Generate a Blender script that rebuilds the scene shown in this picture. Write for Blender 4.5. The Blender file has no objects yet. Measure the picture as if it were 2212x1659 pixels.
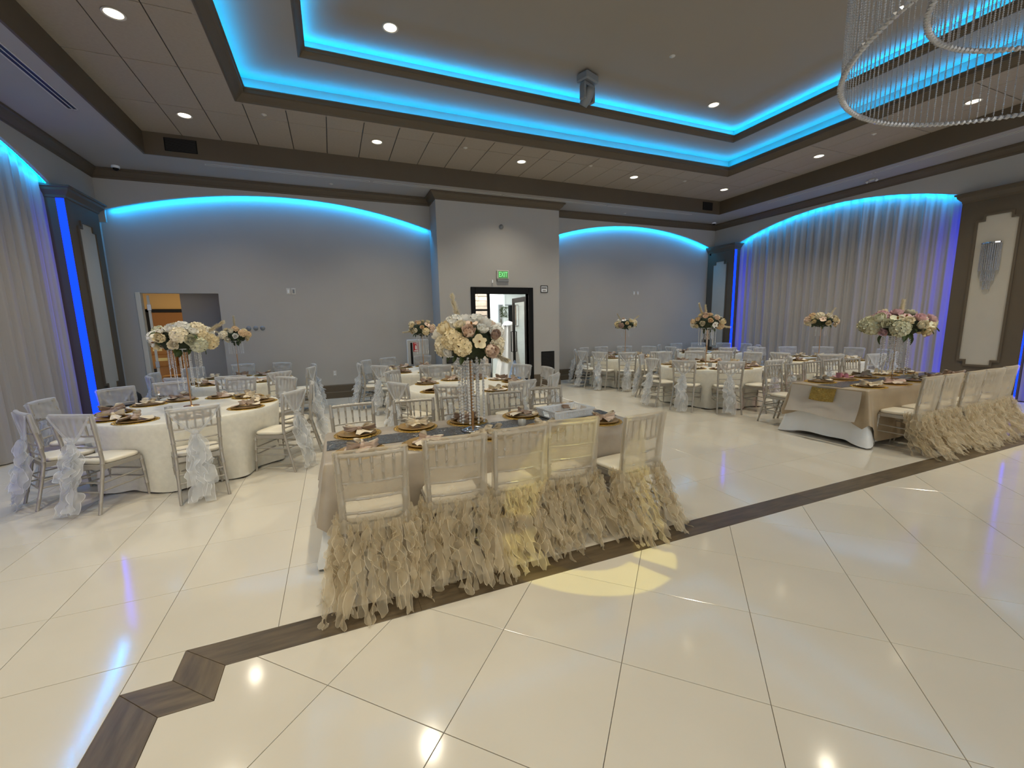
import bpy, bmesh, math, random
from math import sin, cos, pi, radians, sqrt, atan2, hypot
from mathutils import Vector, Matrix

C = bpy.context.scene.collection
SC = bpy.context.scene

# ------------------------------------------------------------------ camera
F_PX, PITCH, ROLL, YAW = 901.6823, 0.152277, -0.0218057, 0.387794
PPX, PPY, IW, IH = 1093.7067, 838.7896, 2212, 1659
CAM = Vector((0.0, 0.0, 1.6))
FW = Vector((sin(YAW)*cos(PITCH), cos(YAW)*cos(PITCH), -sin(PITCH)))
RT = Vector((cos(YAW), -sin(YAW), 0.0))
UP = RT.cross(FW)
RT, UP = cos(ROLL)*RT + sin(ROLL)*UP, -sin(ROLL)*RT + cos(ROLL)*UP
cam_d = bpy.data.cameras.new('camera')
cam_d.sensor_width = 36.0
cam_d.lens = F_PX/IW*36.0
cam_d.shift_x = (IW/2 - PPX)/IW
cam_d.shift_y = (PPY - IH/2)/IW
cam_d.clip_start = 0.02
cam = bpy.data.objects.new('camera', cam_d)
mw = Matrix.Identity(4)
for r in range(3):
    mw[r][0], mw[r][1], mw[r][2], mw[r][3] = RT[r], UP[r], -FW[r], CAM[r]
cam.matrix_world = mw
C.objects.link(cam)
SC.camera = cam

# ------------------------------------------------------------------ world, exposure
world = bpy.data.worlds.new('world')
SC.world = world
world.use_nodes = True
bg = world.node_tree.nodes['Background']
bg.inputs[0].default_value = (1.0, 0.985, 0.93, 1)   # soft ambient fill, let in where the unseen south wall is left out
bg.inputs[1].default_value = 1.2
SC.view_settings.view_transform = 'Standard'
SC.view_settings.look = 'None'
SC.view_settings.exposure = 0.42
SC.view_settings.gamma = 1.0
SC.view_settings.use_curve_mapping = False
cy = SC.cycles
cy.use_denoising = True
cy.max_bounces = 7
cy.diffuse_bounces = 4
cy.glossy_bounces = 3
cy.transmission_bounces = 5
cy.transparent_max_bounces = 24
cy.caustics_reflective = False
cy.caustics_refractive = False
cy.sample_clamp_indirect = 4.0

# ------------------------------------------------------------------ lamps of the room
DOWN = 112.0
def spot(name, loc, power, size_deg, blend, col, rad=0.07, target=None):
    l = bpy.data.lights.new(name, 'SPOT')
    l.energy = power; l.spot_size = radians(size_deg); l.spot_blend = blend
    l.color = col; l.shadow_soft_size = rad
    o = bpy.data.objects.new(name, l); o.location = loc
    if target is not None:
        d = Vector(target) - Vector(loc)
        o.rotation_euler = d.to_track_quat('-Z', 'Y').to_euler()
    C.objects.link(o)
    return o
def area(name, loc, target, sx, sy, power, col):
    l = bpy.data.lights.new(name, 'AREA'); l.shape = 'RECTANGLE'; l.size = sx; l.size_y = sy
    l.energy = power; l.color = col
    o = bpy.data.objects.new(name, l); o.location = loc
    d = Vector(target) - Vector(loc)
    o.rotation_euler = d.to_track_quat('-Z', 'Y').to_euler()
    C.objects.link(o)
    return o
CX = 3.82                      # centre line of the hall
DLX = [CX-5.66, CX-2.83, CX, CX+2.83, CX+5.66]
DL_LOW = [(x, 8.27) for x in DLX] + [(x, y) for x in (DLX[0], DLX[4]) for y in (6.01, 3.76, 1.5, -0.8)]
DL_HIGH = [(x, y) for x in (DLX[1], DLX[3]) for y in (6.12, 3.3, 0.5)]
WARM = (1.0, 0.90, 0.70)
for (x, y) in DL_LOW:
    spot('downlight_lamp', (x, y, 4.83), DOWN, 115, 0.8, WARM)
for (x, y) in DL_HIGH:
    spot('downlight_lamp', (x, y, 5.38), DOWN*1.25, 100, 0.8, WARM)
# daylight in the porch behind the black door, tungsten lamp in the store room
area('porch_daylight', (3.9, 12.2, 2.75), (3.9, 12.2, 0), 1.9, 2.4, 120, (0.95, 1.0, 1.0))
area('store_room_lamp', (-3.3, 12.0, 2.85), (-3.3, 12.0, 0), 1.2, 1.2, 20, (1.0, 0.74, 0.40))
# ------------------------------------------------------------------ materials
def srgb(r, g, b):
    def f(c):
        c /= 255.0
        return c/12.92 if c <= 0.04045 else ((c+0.055)/1.055)**2.4
    return (f(r), f(g), f(b), 1.0)
def mat(name, col, rough=0.6, metal=0.0, var=0.0, scale=4.0, bump=0.0, bscale=60.0, spec=0.5,
        alpha=1.0, sheen=0.0, objvar=0.0, transm=0.0, emit=None, estr=0.0, stretch=None, coat=0.0, sss=0.0):
    m = bpy.data.materials.new(name); m.use_nodes = True
    nt = m.node_tree; N = nt.nodes; L = nt.links
    b = N['Principled BSDF']
    b.inputs['Base Color'].default_value = col
    b.inputs['Roughness'].default_value = rough
    b.inputs['Metallic'].default_value = metal
    b.inputs['Specular IOR Level'].default_value = spec
    b.inputs['Alpha'].default_value = alpha
    b.inputs['Sheen Weight'].default_value = sheen
    b.inputs['Transmission Weight'].default_value = transm
    b.inputs['Coat Weight'].default_value = coat
    if emit is not None:
        b.inputs['Emission Color'].default_value = emit
        b.inputs['Emission Strength'].default_value = estr
    tc = N.new('ShaderNodeTexCoord')
    src = tc.outputs['Object']
    if stretch:
        mp = N.new('ShaderNodeMapping'); mp.inputs['Scale'].default_value = stretch
        L.new(src, mp.inputs['Vector']); src = mp.outputs['Vector']
    if var > 0 or objvar > 0:
        nz = N.new('ShaderNodeTexNoise'); nz.inputs['Scale'].default_value = scale
        nz.inputs['Detail'].default_value = 5.0
        L.new(src, nz.inputs['Vector'])
        mr = N.new('ShaderNodeMapRange'); mr.inputs[3].default_value = 1.0-var; mr.inputs[4].default_value = 1.0+var
        mr.inputs[1].default_value = 0.3; mr.inputs[2].default_value = 0.7
        L.new(nz.outputs['Fac'], mr.inputs[0])
        fac = mr.outputs[0]
        if objvar > 0:
            oi = N.new('ShaderNodeObjectInfo')
            m2 = N.new('ShaderNodeMapRange'); m2.inputs[3].default_value = 1.0-objvar; m2.inputs[4].default_value = 1.0+objvar
            L.new(oi.outputs['Random'], m2.inputs[0])
            mu = N.new('ShaderNodeMath'); mu.operation = 'MULTIPLY'
            L.new(fac, mu.inputs[0]); L.new(m2.outputs[0], mu.inputs[1]); fac = mu.outputs[0]
        vm = N.new('ShaderNodeVectorMath'); vm.operation = 'SCALE'
        vm.inputs[0].default_value = col[:3]
        L.new(fac, vm.inputs['Scale'])
        L.new(vm.outputs['Vector'], b.inputs['Base Color'])
    if bump > 0:
        nb = N.new('ShaderNodeTexNoise'); nb.inputs['Scale'].default_value = bscale; nb.inputs['Detail'].default_value = 4
        L.new(src, nb.inputs['Vector'])
        bp = N.new('ShaderNodeBump'); bp.inputs['Strength'].default_value = bump; bp.inputs['Distance'].default_value = 0.01
        L.new(nb.outputs['Fac'], bp.inputs['Height']); L.new(bp.outputs['Normal'], b.inputs['Normal'])
    return m
def emissive(name, col, strength):
    m = bpy.data.materials.new(name); m.use_nodes = True
    nt = m.node_tree; nt.nodes.clear()
    e = nt.nodes.new('ShaderNodeEmission'); o = nt.nodes.new('ShaderNodeOutputMaterial')
    e.inputs[0].default_value = col; e.inputs[1].default_value = strength
    nt.links.new(e.outputs[0], o.inputs[0])
    return m
def sequin(name, col, col2):
    m = mat(name, col, 0.32, 0.85)
    nt = m.node_tree; N = nt.nodes; L = nt.links; b = N['Principled BSDF']
    tc = N.new('ShaderNodeTexCoord'); vo = N.new('ShaderNodeTexVoronoi'); vo.inputs['Scale'].default_value = 170
    L.new(tc.outputs['Object'], vo.inputs['Vector'])
    mx = N.new('ShaderNodeMix'); mx.data_type = 'RGBA'
    mx.inputs[6].default_value = col; mx.inputs[7].default_value = col2
    sp = N.new('ShaderNodeSeparateColor'); L.new(vo.outputs['Color'], sp.inputs[0])
    L.new(sp.outputs[0], mx.inputs[0]); L.new(mx.outputs[2], b.inputs['Base Color'])
    # every sequin is tipped its own way
    ge = N.new('ShaderNodeNewGeometry'); sb = N.new('ShaderNodeVectorMath'); sb.operation = 'SUBTRACT'
    sb.inputs[1].default_value = (0.5, 0.5, 0.5); L.new(vo.outputs['Color'], sb.inputs[0])
    sc = N.new('ShaderNodeVectorMath'); sc.operation = 'SCALE'; sc.inputs['Scale'].default_value = 0.9
    L.new(sb.outputs[0], sc.inputs[0])
    ad = N.new('ShaderNodeVectorMath'); ad.operation = 'ADD'
    L.new(ge.outputs['Normal'], ad.inputs[0]); L.new(sc.outputs[0], ad.inputs[1])
    nm = N.new('ShaderNodeVectorMath'); nm.operation = 'NORMALIZE'; L.new(ad.outputs[0], nm.inputs[0])
    L.new(nm.outputs[0], b.inputs['Normal'])
    return m
def sheer(name, col, alpha, rough=0.45, transl=0.45):
    """organza: see-through weave, light passes both through the gaps and through the threads"""
    m = bpy.data.materials.new(name); m.use_nodes = True
    nt = m.node_tree; N = nt.nodes; L = nt.links; N.clear()
    out = N.new('ShaderNodeOutputMaterial')
    d = N.new('ShaderNodeBsdfPrincipled'); d.inputs['Base Color'].default_value = col
    d.inputs['Roughness'].default_value = rough; d.inputs['Specular IOR Level'].default_value = 0.6
    t = N.new('ShaderNodeBsdfTranslucent'); t.inputs[0].default_value = col
    mx = N.new('ShaderNodeMixShader'); mx.inputs[0].default_value = transl
    L.new(d.outputs[0], mx.inputs[1]); L.new(t.outputs[0], mx.inputs[2])
    tr = N.new('ShaderNodeBsdfTransparent')
    # threads close up where the cloth is seen edge-on
    lw = N.new('ShaderNodeLayerWeight'); lw.inputs[0].default_value = 0.5
    mr = N.new('ShaderNodeMapRange'); mr.inputs[3].default_value = alpha; mr.inputs[4].default_value = min(1.0, alpha+0.4)
    L.new(lw.outputs['Facing'], mr.inputs[0])
    m2 = N.new('ShaderNodeMixShader')
    L.new(mr.outputs[0], m2.inputs[0]); L.new(tr.outputs[0], m2.inputs[1]); L.new(mx.outputs[0], m2.inputs[2])
    L.new(m2.outputs[0], out.inputs[0])
    return m
M = {}
M['tile'] = mat('polished_tile', srgb(220, 213, 198), 0.10, var=0.03, scale=2.0, objvar=0.025, spec=0.95)
M['grout'] = mat('grout', srgb(92, 84, 72), 0.85, var=0.1, scale=20)
M['wood_tile'] = mat('wood_look_tile', srgb(98, 84, 64), 0.33, var=0.36, scale=3.2, stretch=(1.2, 9.0, 1.0), objvar=0.12, bump=0.05, bscale=30)
M['wall'] = mat('wall_paint', srgb(170, 168, 165), 0.75, var=0.02, scale=1.3, bump=0.02, bscale=140)
M['wall2'] = mat('soffit_paint', srgb(160, 157, 155), 0.8, var=0.02, scale=1.3)
M['brown'] = mat('brown_trim_paint', srgb(88, 77, 62), 0.6, var=0.04, scale=3.0)
M['panel'] = mat('pilaster_panel_paint', srgb(178, 172, 160), 0.75, var=0.02)
M['ceil'] = mat('ceiling_paint', srgb(150, 143, 134), 0.85, var=0.015, scale=1.0)
M['ceil_tile'] = mat('ceiling_panel', srgb(158, 148, 136), 0.9, var=0.04, scale=30, objvar=0.02, bump=0.06, bscale=90)
M['curtain'] = mat('curtain_sheer', srgb(166, 161, 158), 0.8, var=0.05, scale=2.0, stretch=(3, 3, 0.4), sheen=0.2)
M['silver'] = mat('silver_resin', srgb(176, 170, 160), 0.36, 0.35, var=0.05, scale=10)
M['pad'] = mat('ivory_vinyl', srgb(232, 224, 205), 0.42, var=0.03, scale=6)
M['org_white'] = sheer('white_organza', srgb(240, 242, 244), 0.30, 0.35)
M['org_tail'] = sheer('white_organza_ruffle', srgb(240, 242, 244), 0.46, 0.3)
M['org_hem'] = sheer('white_organza_hem', srgb(244, 246, 248), 0.72, 0.35, 0.3)
M['org_champ'] = sheer('champagne_organza', srgb(226, 214, 190), 0.29, 0.5, 0.4)
M['org_curl'] = sheer('champagne_curly_organza', srgb(222, 208, 178), 0.36, 0.5, 0.45)
M['org_curl_hem'] = sheer('champagne_curly_hem', srgb(232, 220, 194), 0.66, 0.45, 0.35)
M['cloth'] = mat('ivory_damask', srgb(228, 224, 210), 0.62, var=0.05, scale=22, sheen=0.15, bump=0.03, bscale=200)
M['white_cloth'] = mat('white_polyester', srgb(232, 234, 234), 0.7, var=0.02)
M['satin'] = mat('champagne_satin', srgb(172, 159, 141), 0.38, var=0.10, scale=7, sheen=0.2, bump=0.08, bscale=24)
M['satin_b'] = mat('gold_beige_satin', srgb(166, 146, 116), 0.40, var=0.08, scale=7, sheen=0.2, bump=0.06, bscale=24)
M['satin_back'] = mat('champagne_satin_wrong_side', srgb(196, 186, 172), 0.55, var=0.05, scale=7)
M['seq'] = sequin('charcoal_sequins', srgb(92, 92, 94), srgb(140, 140, 140))
M['seq_gold'] = sequin('gold_sequins', srgb(150, 122, 62), srgb(196, 166, 92))
M['lace'] = mat('gold_lace', srgb(206, 166, 78), 0.35, 0.75, var=0.2, scale=60)
M['plate'] = mat('gold_charger', srgb(176, 142, 88), 0.33, 0.35, var=0.08, scale=8)
M['nap_taupe'] = mat('taupe_satin', srgb(150, 126, 108), 0.42, var=0.08, scale=14, sheen=0.2)
M['nap_blush'] = mat('blush_satin', srgb(192, 168, 148), 0.42, var=0.08, scale=14, sheen=0.2)
M['nap_cream'] = mat('cream_satin', srgb(222, 206, 176), 0.45, var=0.06, scale=14, sheen=0.2)
M['nap_grey'] = mat('grey_satin', srgb(150, 142, 128), 0.42, var=0.08, scale=14, sheen=0.2)
M['nap_pink'] = mat('pink_satin', srgb(204, 138, 150), 0.42, var=0.08, scale=14, sheen=0.2)  # pink of the spotlight put into the satin colour
M['nap_in'] = mat('cream_satin_lining', srgb(226, 214, 192), 0.5, var=0.05, scale=14)
M['crystal'] = mat('crystal', (0.95, 0.96, 0.97, 1), 0.10, 0.25, transm=0.15, spec=0.9)
M['crystal_grey'] = mat('crystal_smoke', (0.56, 0.57, 0.60, 1), 0.14, 0.2, transm=0.25, spec=0.9)
M['rod'] = mat('gold_rod', srgb(190, 148, 104), 0.3, 0.7)
M['chrome'] = mat('chrome', (0.8, 0.8, 0.82, 1), 0.12, 1.0)
M['leaf'] = mat('leaf', srgb(70, 84, 42), 0.55, objvar=0.35, var=0.15, scale=18)
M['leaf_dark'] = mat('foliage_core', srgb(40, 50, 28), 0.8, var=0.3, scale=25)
M['stem'] = mat('flower_core', srgb(70, 62, 40), 0.8)
def petal(name, c): return mat(name, c, 0.6, var=0.06, scale=25, objvar=0.06, sheen=0.15)
M['p_ivory'] = petal('petal_ivory', srgb(240, 230, 204))
M['p_white'] = petal('petal_white', srgb(240, 238, 230))
M['p_cream'] = petal('petal_cream', srgb(232, 216, 176))
M['p_blush'] = petal('petal_blush', srgb(230, 204, 182))
M['p_peach'] = petal('petal_peach', srgb(232, 204, 164))
M['p_pink'] = petal('petal_pink', srgb(222, 186, 188))
M['p_mauve'] = petal('petal_mauve', srgb(166, 138, 122))
M['p_green'] = petal('petal_green', srgb(216, 214, 186))
M['p_heart'] = mat('flower_heart', srgb(150, 108, 60), 0.7)
M['plume'] = mat('pampas_plume', srgb(226, 214, 184), 0.9, sheen=0.3)
M['black'] = mat('black_metal', (0.004, 0.004, 0.004, 1), 0.5, spec=0.2)
M['black_soft'] = mat('black_cloth', (0.008, 0.008, 0.009, 1), 0.8)
M['dark'] = mat('dark_grille', (0.014, 0.013, 0.012, 1), 0.5)
M['white_plastic'] = mat('white_plastic', srgb(226, 230, 234), 0.45)
M['offwhite'] = mat('offwhite_fitting', srgb(196, 194, 188), 0.5)
M['greypl'] = mat('grey_plastic', srgb(126, 130, 134), 0.45)
M['glass'] = mat('clear_glass', (0.9, 0.95, 0.95, 1), 0.03, transm=1.0, spec=0.5)
M['candle_glass'] = mat('frosted_glass', (0.86, 0.87, 0.84, 1), 0.25, transm=0.6)
M['wax'] = mat('candle_wax', srgb(238, 230, 208), 0.6)
M['door_white'] = mat('door_paint_white', srgb(206, 200, 186), 0.5)
M['steel'] = mat('hinge_steel', srgb(150, 152, 158), 0.35, 0.8)
M['store'] = mat('store_room_wall', srgb(176, 150, 104), 0.8)
M['board'] = mat('brown_board', srgb(128, 86, 34), 0.6, var=0.06, scale=3)
M['carton'] = mat('cardboard', srgb(150, 106, 56), 0.85, var=0.06, scale=8)
M['tape'] = mat('parcel_tape', srgb(206, 186, 120), 0.4)
M['porch'] = mat('porch_wall_white', srgb(238, 242, 240), 0.8)
M['stone'] = mat('stone_veneer', srgb(176, 152, 132), 0.9, objvar=0.22, var=0.2, scale=9, bump=0.5, bscale=14)
M['mirror'] = mat('mirror', (0.85, 0.88, 0.88, 1), 0.02, 1.0)
M['gown'] = mat('white_satin_fabric', srgb(244, 242, 238), 0.6)
M['blue_cloth'] = mat('pale_blue_fabric', srgb(168, 192, 230), 0.7)
M['red'] = mat('red_sign', srgb(196, 34, 36), 0.5)
M['red_t'] = mat('white_sign_print', srgb(240, 232, 228), 0.6)
M['ink'] = mat('grey_print', srgb(120, 120, 122), 0.7)
LED_C = (0.0, 0.40, 1.0, 1)
LED_B = (0.004, 0.045, 1.0, 1)
M['led_cyan'] = emissive('led_cyan', LED_C, 84.0)
M['led_arch'] = emissive('led_cyan_arch', LED_C, 140.0)
M['led_blue'] = emissive('led_blue', LED_B, 24.0)
M['led_panel'] = emissive('blue_diffuser_panel', (0.002, 0.016, 1.0, 1), 4.5)  # added glow for the strip-lit blue of the brown flanks, not a lamp
M['lamp'] = emissive('lamp_warm', (1.0, 0.84, 0.60, 1), 4.0)
M['exit_face'] = mat('exit_sign_face', srgb(90, 140, 88), 0.5, emit=srgb(86, 150, 88), estr=0.28)
M['exit_text'] = emissive('exit_letters', srgb(130, 240, 140), 1.0)
M['lens'] = emissive('moving_head_lens', (0.35, 1.0, 0.95, 1), 3.0)
# ------------------------------------------------------------------ mesh helpers
class MB:
    def __init__(s): s.v = []; s.f = []; s.sm = []; s.mi = []
    def add(s, vs, fs, smooth=False, mi=0):
        o = len(s.v); s.v += [tuple(p) for p in vs]
        for f in fs: s.f.append(tuple(i+o for i in f)); s.sm.append(smooth); s.mi.append(mi)
        return s
    def box(s, x0, x1, y0, y1, z0, z1, mi=0):
        v = [(x0,y0,z0),(x1,y0,z0),(x1,y1,z0),(x0,y1,z0),(x0,y0,z1),(x1,y0,z1),(x1,y1,z1),(x0,y1,z1)]
        return s.add(v, [(0,3,2,1),(4,5,6,7),(0,1,5,4),(1,2,6,5),(2,3,7,6),(3,0,4,7)], mi=mi)
    def cbox(s, x0, x1, y0, y1, z0, z1, c=0.006, mi=0):
        """box with chamfered edges"""
        bm = bmesh.new(); bmesh.ops.create_cube(bm, size=1)
        bmesh.ops.scale(bm, vec=(x1-x0, y1-y0, z1-z0), verts=bm.verts)
        bmesh.ops.translate(bm, vec=((x0+x1)/2, (y0+y1)/2, (z0+z1)/2), verts=bm.verts)
        bmesh.ops.bevel(bm, geom=list(bm.edges), offset=c, segments=1, affect='EDGES', profile=0.5)
        bm.verts.index_update()
        s.add([tuple(v.co) for v in bm.verts], [[v.index for v in f.verts] for f in bm.faces], mi=mi); bm.free()
        return s
    def tube(s, pts, rad, n=8, cap=True, mi=0, smooth=True):
        pts = [Vector(p) for p in pts]; k = len(pts)
        rr = rad if isinstance(rad, (list, tuple)) else [rad]*k
        vs = []; ref = None
        for i in range(k):
            t = (pts[min(i+1,k-1)]-pts[max(i-1,0)]).normalized()
            if ref is None or abs(ref.dot(t)) > 0.98: ref = Vector((0,0,1)) if abs(t.z) < 0.9 else Vector((1,0,0))
            a = t.cross(ref).normalized(); b = a.cross(t).normalized(); ref = b
            for j in range(n):
                q = 2*pi*j/n; vs.append(pts[i]+a*(rr[i]*cos(q))+b*(rr[i]*sin(q)))
        fs = [(i*n+j, i*n+(j+1)%n, (i+1)*n+(j+1)%n, (i+1)*n+j) for i in range(k-1) for j in range(n)]
        s.add(vs, fs, smooth, mi)
        if cap: s.add(vs[:n], [tuple(range(n))[::-1]], False, mi); s.add(vs[-n:], [tuple(range(n))], False, mi)
        return s
    def lathe(s, prof, n=20, c=(0,0,0), mi=0, smooth=True, sx=1.0, sy=1.0):
        vs = []
        for (r, z) in prof:
            for j in range(n):
                q = 2*pi*j/n; vs.append((c[0]+r*sx*cos(q), c[1]+r*sy*sin(q), c[2]+z))
        k = len(prof)
        fs = [(i*n+j, i*n+(j+1)%n, (i+1)*n+(j+1)%n, (i+1)*n+j) for i in range(k-1) for j in range(n)]
        s.add(vs, fs, smooth, mi)
        if prof[0][0] > 1e-4: s.add(vs[:n], [tuple(range(n))[::-1]], False, mi)
        if prof[-1][0] > 1e-4: s.add(vs[-n:], [tuple(range(n))], False, mi)
        return s
    def torus(s, R, r, n=40, m=6, c=(0,0,0), mi=0):
        vs = []
        for i in range(n):
            a = 2*pi*i/n
            for j in range(m):
                b = 2*pi*j/m; q = R+r*cos(b); vs.append((c[0]+q*cos(a), c[1]+q*sin(a), c[2]+r*sin(b)))
        fs = [(i*m+j, ((i+1)%n)*m+j, ((i+1)%n)*m+(j+1)%m, i*m+(j+1)%m) for i in range(n) for j in range(m)]
        return s.add(vs, fs, True, mi)
    def grid(s, fn, nu, nv, mi=0, smooth=True, closed=False):
        vs = [fn(i/nu, j/nv) for i in range(nu if closed else nu+1) for j in range(nv+1)]
        w = nv+1; k = nu if closed else nu+1
        fs = [(i*w+j, ((i+1)%k)*w+j, ((i+1)%k)*w+j+1, i*w+j+1) for i in range(nu) for j in range(nv)]
        return s.add(vs, fs, smooth, mi)
    def prism(s, poly, axis, a, b, mi=0):
        """extrude a 2-D outline: axis 'x' -> poly is (y,z); 'y' -> (x,z); 'z' -> (x,y)"""
        def P(p, t): return {'x': (t, p[0], p[1]), 'y': (p[0], t, p[1]), 'z': (p[0], p[1], t)}[axis]
        n = len(poly); vs = [P(p, a) for p in poly]+[P(p, b) for p in poly]
        fs = [tuple(range(n))[::-1], tuple(range(n, 2*n))]+[(i, (i+1)%n, n+(i+1)%n, n+i) for i in range(n)]
        return s.add(vs, fs, mi=mi)
    def xf(s, m):
        s.v = [tuple(m @ Vector(p)) for p in s.v]; return s
    def join(s, o, m=None):
        vs = [m @ Vector(p) for p in o.v] if m is not None else o.v
        k = len(s.v); s.v += [tuple(p) for p in vs]
        for f, a, b in zip(o.f, o.sm, o.mi): s.f.append(tuple(i+k for i in f)); s.sm.append(a); s.mi.append(b)
        return s
    def mesh(s, name, *mats):
        me = bpy.data.meshes.new(name)
        me.from_pydata(s.v, [], s.f)
        me.polygons.foreach_set('use_smooth', s.sm)
        if len(mats) > 1: me.polygons.foreach_set('material_index', s.mi)
        for m in mats: me.materials.append(M[m] if isinstance(m, str) else m)
        me.update()
        return me
    def obj(s, name, mats, parent=None, loc=None, rz=0, fix=False):
        if isinstance(mats, str): mats = (mats,)
        me = s.mesh(name, *mats)
        if fix:
            bm = bmesh.new(); bm.from_mesh(me); bmesh.ops.recalc_face_normals(bm, faces=bm.faces); bm.to_mesh(me); bm.free()
        return link(name, me, parent, loc, rz)
def link(name, data, parent=None, loc=None, rz=0):
    o = bpy.data.objects.new(name, data); C.objects.link(o)
    if parent is not None: o.parent = parent
    if loc is not None: o.location = loc
    if rz: o.rotation_euler = (0, 0, rz)
    return o
def tag(o, label, cat, group=None):
    o['label'] = label; o['category'] = cat
    if group: o['group'] = group
    return o
def thing(name, label, cat, loc=(0,0,0), rz=0, group=None):
    return tag(link(name, None, None, loc, rz), label, cat, group)
def struct(o):
    o['kind'] = 'structure'; return o
def stuff(o):
    o['kind'] = 'stuff'; return o
def dup(root, loc, rz):
    """copy of a thing with its parts and sub-parts, mesh data shared"""
    r = root.copy(); C.objects.link(r); r.location = loc; r.rotation_euler = (0, 0, rz)
    for ch in root.children:
        c = ch.copy(); C.objects.link(c); c.parent = r
        for g in ch.children:
            d = g.copy(); C.objects.link(d); d.parent = c
    return r
def setmat(o, m):
    """object-level material, the mesh stays shared"""
    if len(o.material_slots) == 0: return o
    o.material_slots[0].link = 'OBJECT'; o.material_slots[0].material = M[m]
    return o
def clip(subject, win):
    """Sutherland-Hodgman: subject polygon clipped by a convex counter-clockwise window"""
    out = list(subject)
    for i in range(len(win)):
        a, b = win[i], win[(i+1) % len(win)]
        def side(p): return (b[0]-a[0])*(p[1]-a[1])-(b[1]-a[1])*(p[0]-a[0])
        inp, out = out, []
        for j in range(len(inp)):
            p, q = inp[j-1], inp[j]; sp, sq = side(p), side(q)
            if sq >= -1e-9:
                if sp < -1e-9:
                    t = sp/(sp-sq); out.append((p[0]+t*(q[0]-p[0]), p[1]+t*(q[1]-p[1])))
                out.append(q)
            elif sp >= -1e-9:
                t = sp/(sp-sq); out.append((p[0]+t*(q[0]-p[0]), p[1]+t*(q[1]-p[1])))
        if not out: return []
    res = []
    for p in out:
        if not res or hypot(p[0]-res[-1][0], p[1]-res[-1][1]) > 1e-4: res.append(p)
    if len(res) > 1 and hypot(res[0][0]-res[-1][0], res[0][1]-res[-1][1]) < 1e-4: res.pop()
    go = True
    while go and len(res) > 3:      # drop collinear points and zero-width bridges
        go = False
        for i in range(len(res)):
            a, b, c = res[i-1], res[i], res[(i+1) % len(res)]
            if abs((b[0]-a[0])*(c[1]-b[1])-(b[1]-a[1])*(c[0]-b[0])) < 1e-6: res.pop(i); go = True; break
    return res
def parea(p): return 0.5*sum(p[i-1][0]*p[i][1]-p[i][0]*p[i-1][1] for i in range(len(p)))
def view_depth(x, y, z=0.0): return (Vector((x, y, z))-CAM).dot(FW)
def in_view(x, y, z=0.0, m=150):
    d = Vector((x, y, z))-CAM; w = d.dot(FW)
    if w < 0.3: return False
    px = PPX+F_PX*d.dot(RT)/w; py = PPY-F_PX*d.dot(UP)/w
    return -m < px < IW+m and -m < py < IH+m
# ------------------------------------------------------------------ the room
XL, XR = -3.77, 11.36          # header planes of the side walls
YB = 10.28                     # back wall of the recesses
YH = 10.16                     # plane of the arch header in front of them
YP = 9.56                      # front of the projecting bay with the black door
YS = -6.4                      # south end of what is built
ZC, ZT, ZR1, ZTOP = 4.52, 4.865, 5.20, 5.42
PBX0, PBX1 = 2.31, 5.42        # projecting bay

floor = struct(MB().box(XL-0.5, XR+0.5, YS, YB+4.2, -0.06, -0.004).obj('floor', 'grout'))
# ---- polished tiles: square to the room outside the dark band, diagonal inside it
T = 0.609
BX0, BX1, BY1 = -1.008, 8.648, 2.183     # outer edge of the band (low part), right edge mirrored
outer = [(XL-0.2, YS), (BX0, YS), (BX0, BY1), (-0.813, BY1), (-0.813, 2.381), (8.453, 2.381), (8.453, BY1), (BX1, BY1), (BX1, YS), (XR+0.2, YS), (XR+0.2, YB), (XL-0.2, YB)]
inner = [(-0.806, YS), (8.446, YS), (8.446, 1.979), (8.246, 1.979), (8.246, 2.188), (-0.606, 2.188), (-0.606, 1.979), (-0.806, 1.979)]
tiles = []
def tile_mesh(mb, poly, g=0.0014, ch=0.0016):
    n = len(poly); cx = sum(p[0] for p in poly)/n; cy_ = sum(p[1] for p in poly)/n
    def ins(d):
        r = []
        for i in range(n):
            a, b, c = poly[i-1], poly[i], poly[(i+1) % n]
            e1 = Vector((b[0]-a[0], b[1]-a[1])).normalized(); e2 = Vector((c[0]-b[0], c[1]-b[1])).normalized()
            n1 = Vector((-e1.y, e1.x)); n2 = Vector((-e2.y, e2.x)); k = 1+n1.dot(n2)
            m = (n1+n2)/max(k, 0.3); r.append((b[0]+m.x*d, b[1]+m.y*d))
        return r
    lo, hi = ins(g), ins(g+ch)
    vs = [(p[0], p[1], -0.006) for p in lo]+[(p[0], p[1], -ch*0.7) for p in lo]+[(p[0], p[1], 0) for p in hi]
    fs = [tuple(range(2*n, 3*n))]
    for i in range(n):
        j = (i+1) % n
        fs += [(i, j, n+j, n+i), (n+i, n+j, 2*n+j, 2*n+i)]
    mb.add(vs, fs)
    return mb
for i in range(-6, 22):
    for j in range(-16, 14):
        x0, y0 = -1.007+T*i, 2.381+T*j
        w = [(x0, y0), (x0+T, y0), (x0+T, y0+T), (x0, y0+T)]
        if x0 > BX0-1e-3 and x0+T < BX1 and y0+T < 2.19: continue
        p = clip(outer, w)
        if len(p) > 2 and parea(p) > 0.004: tiles.append(p)
for i in range(-14, 16):
    for j in range(-18, 8):
        u, v = 1.2146+T*i, 1.4208+T*j
        w = [((a-b)/sqrt(2), (a+b)/sqrt(2)) for a, b in ((u, v), (u+T, v), (u+T, v+T), (u, v+T))]
        p = clip(inner, w)
        if len(p) > 2 and parea(p) > 0.004: tiles.append(p)
def tkey(p):
    x = sum(q[0] for q in p)/len(p); y = sum(q[1] for q in p)/len(p)
    return (0 if in_view(x, y) else 1, hypot(x, y))
tiles.sort(key=tkey)
rest = MB()
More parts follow.
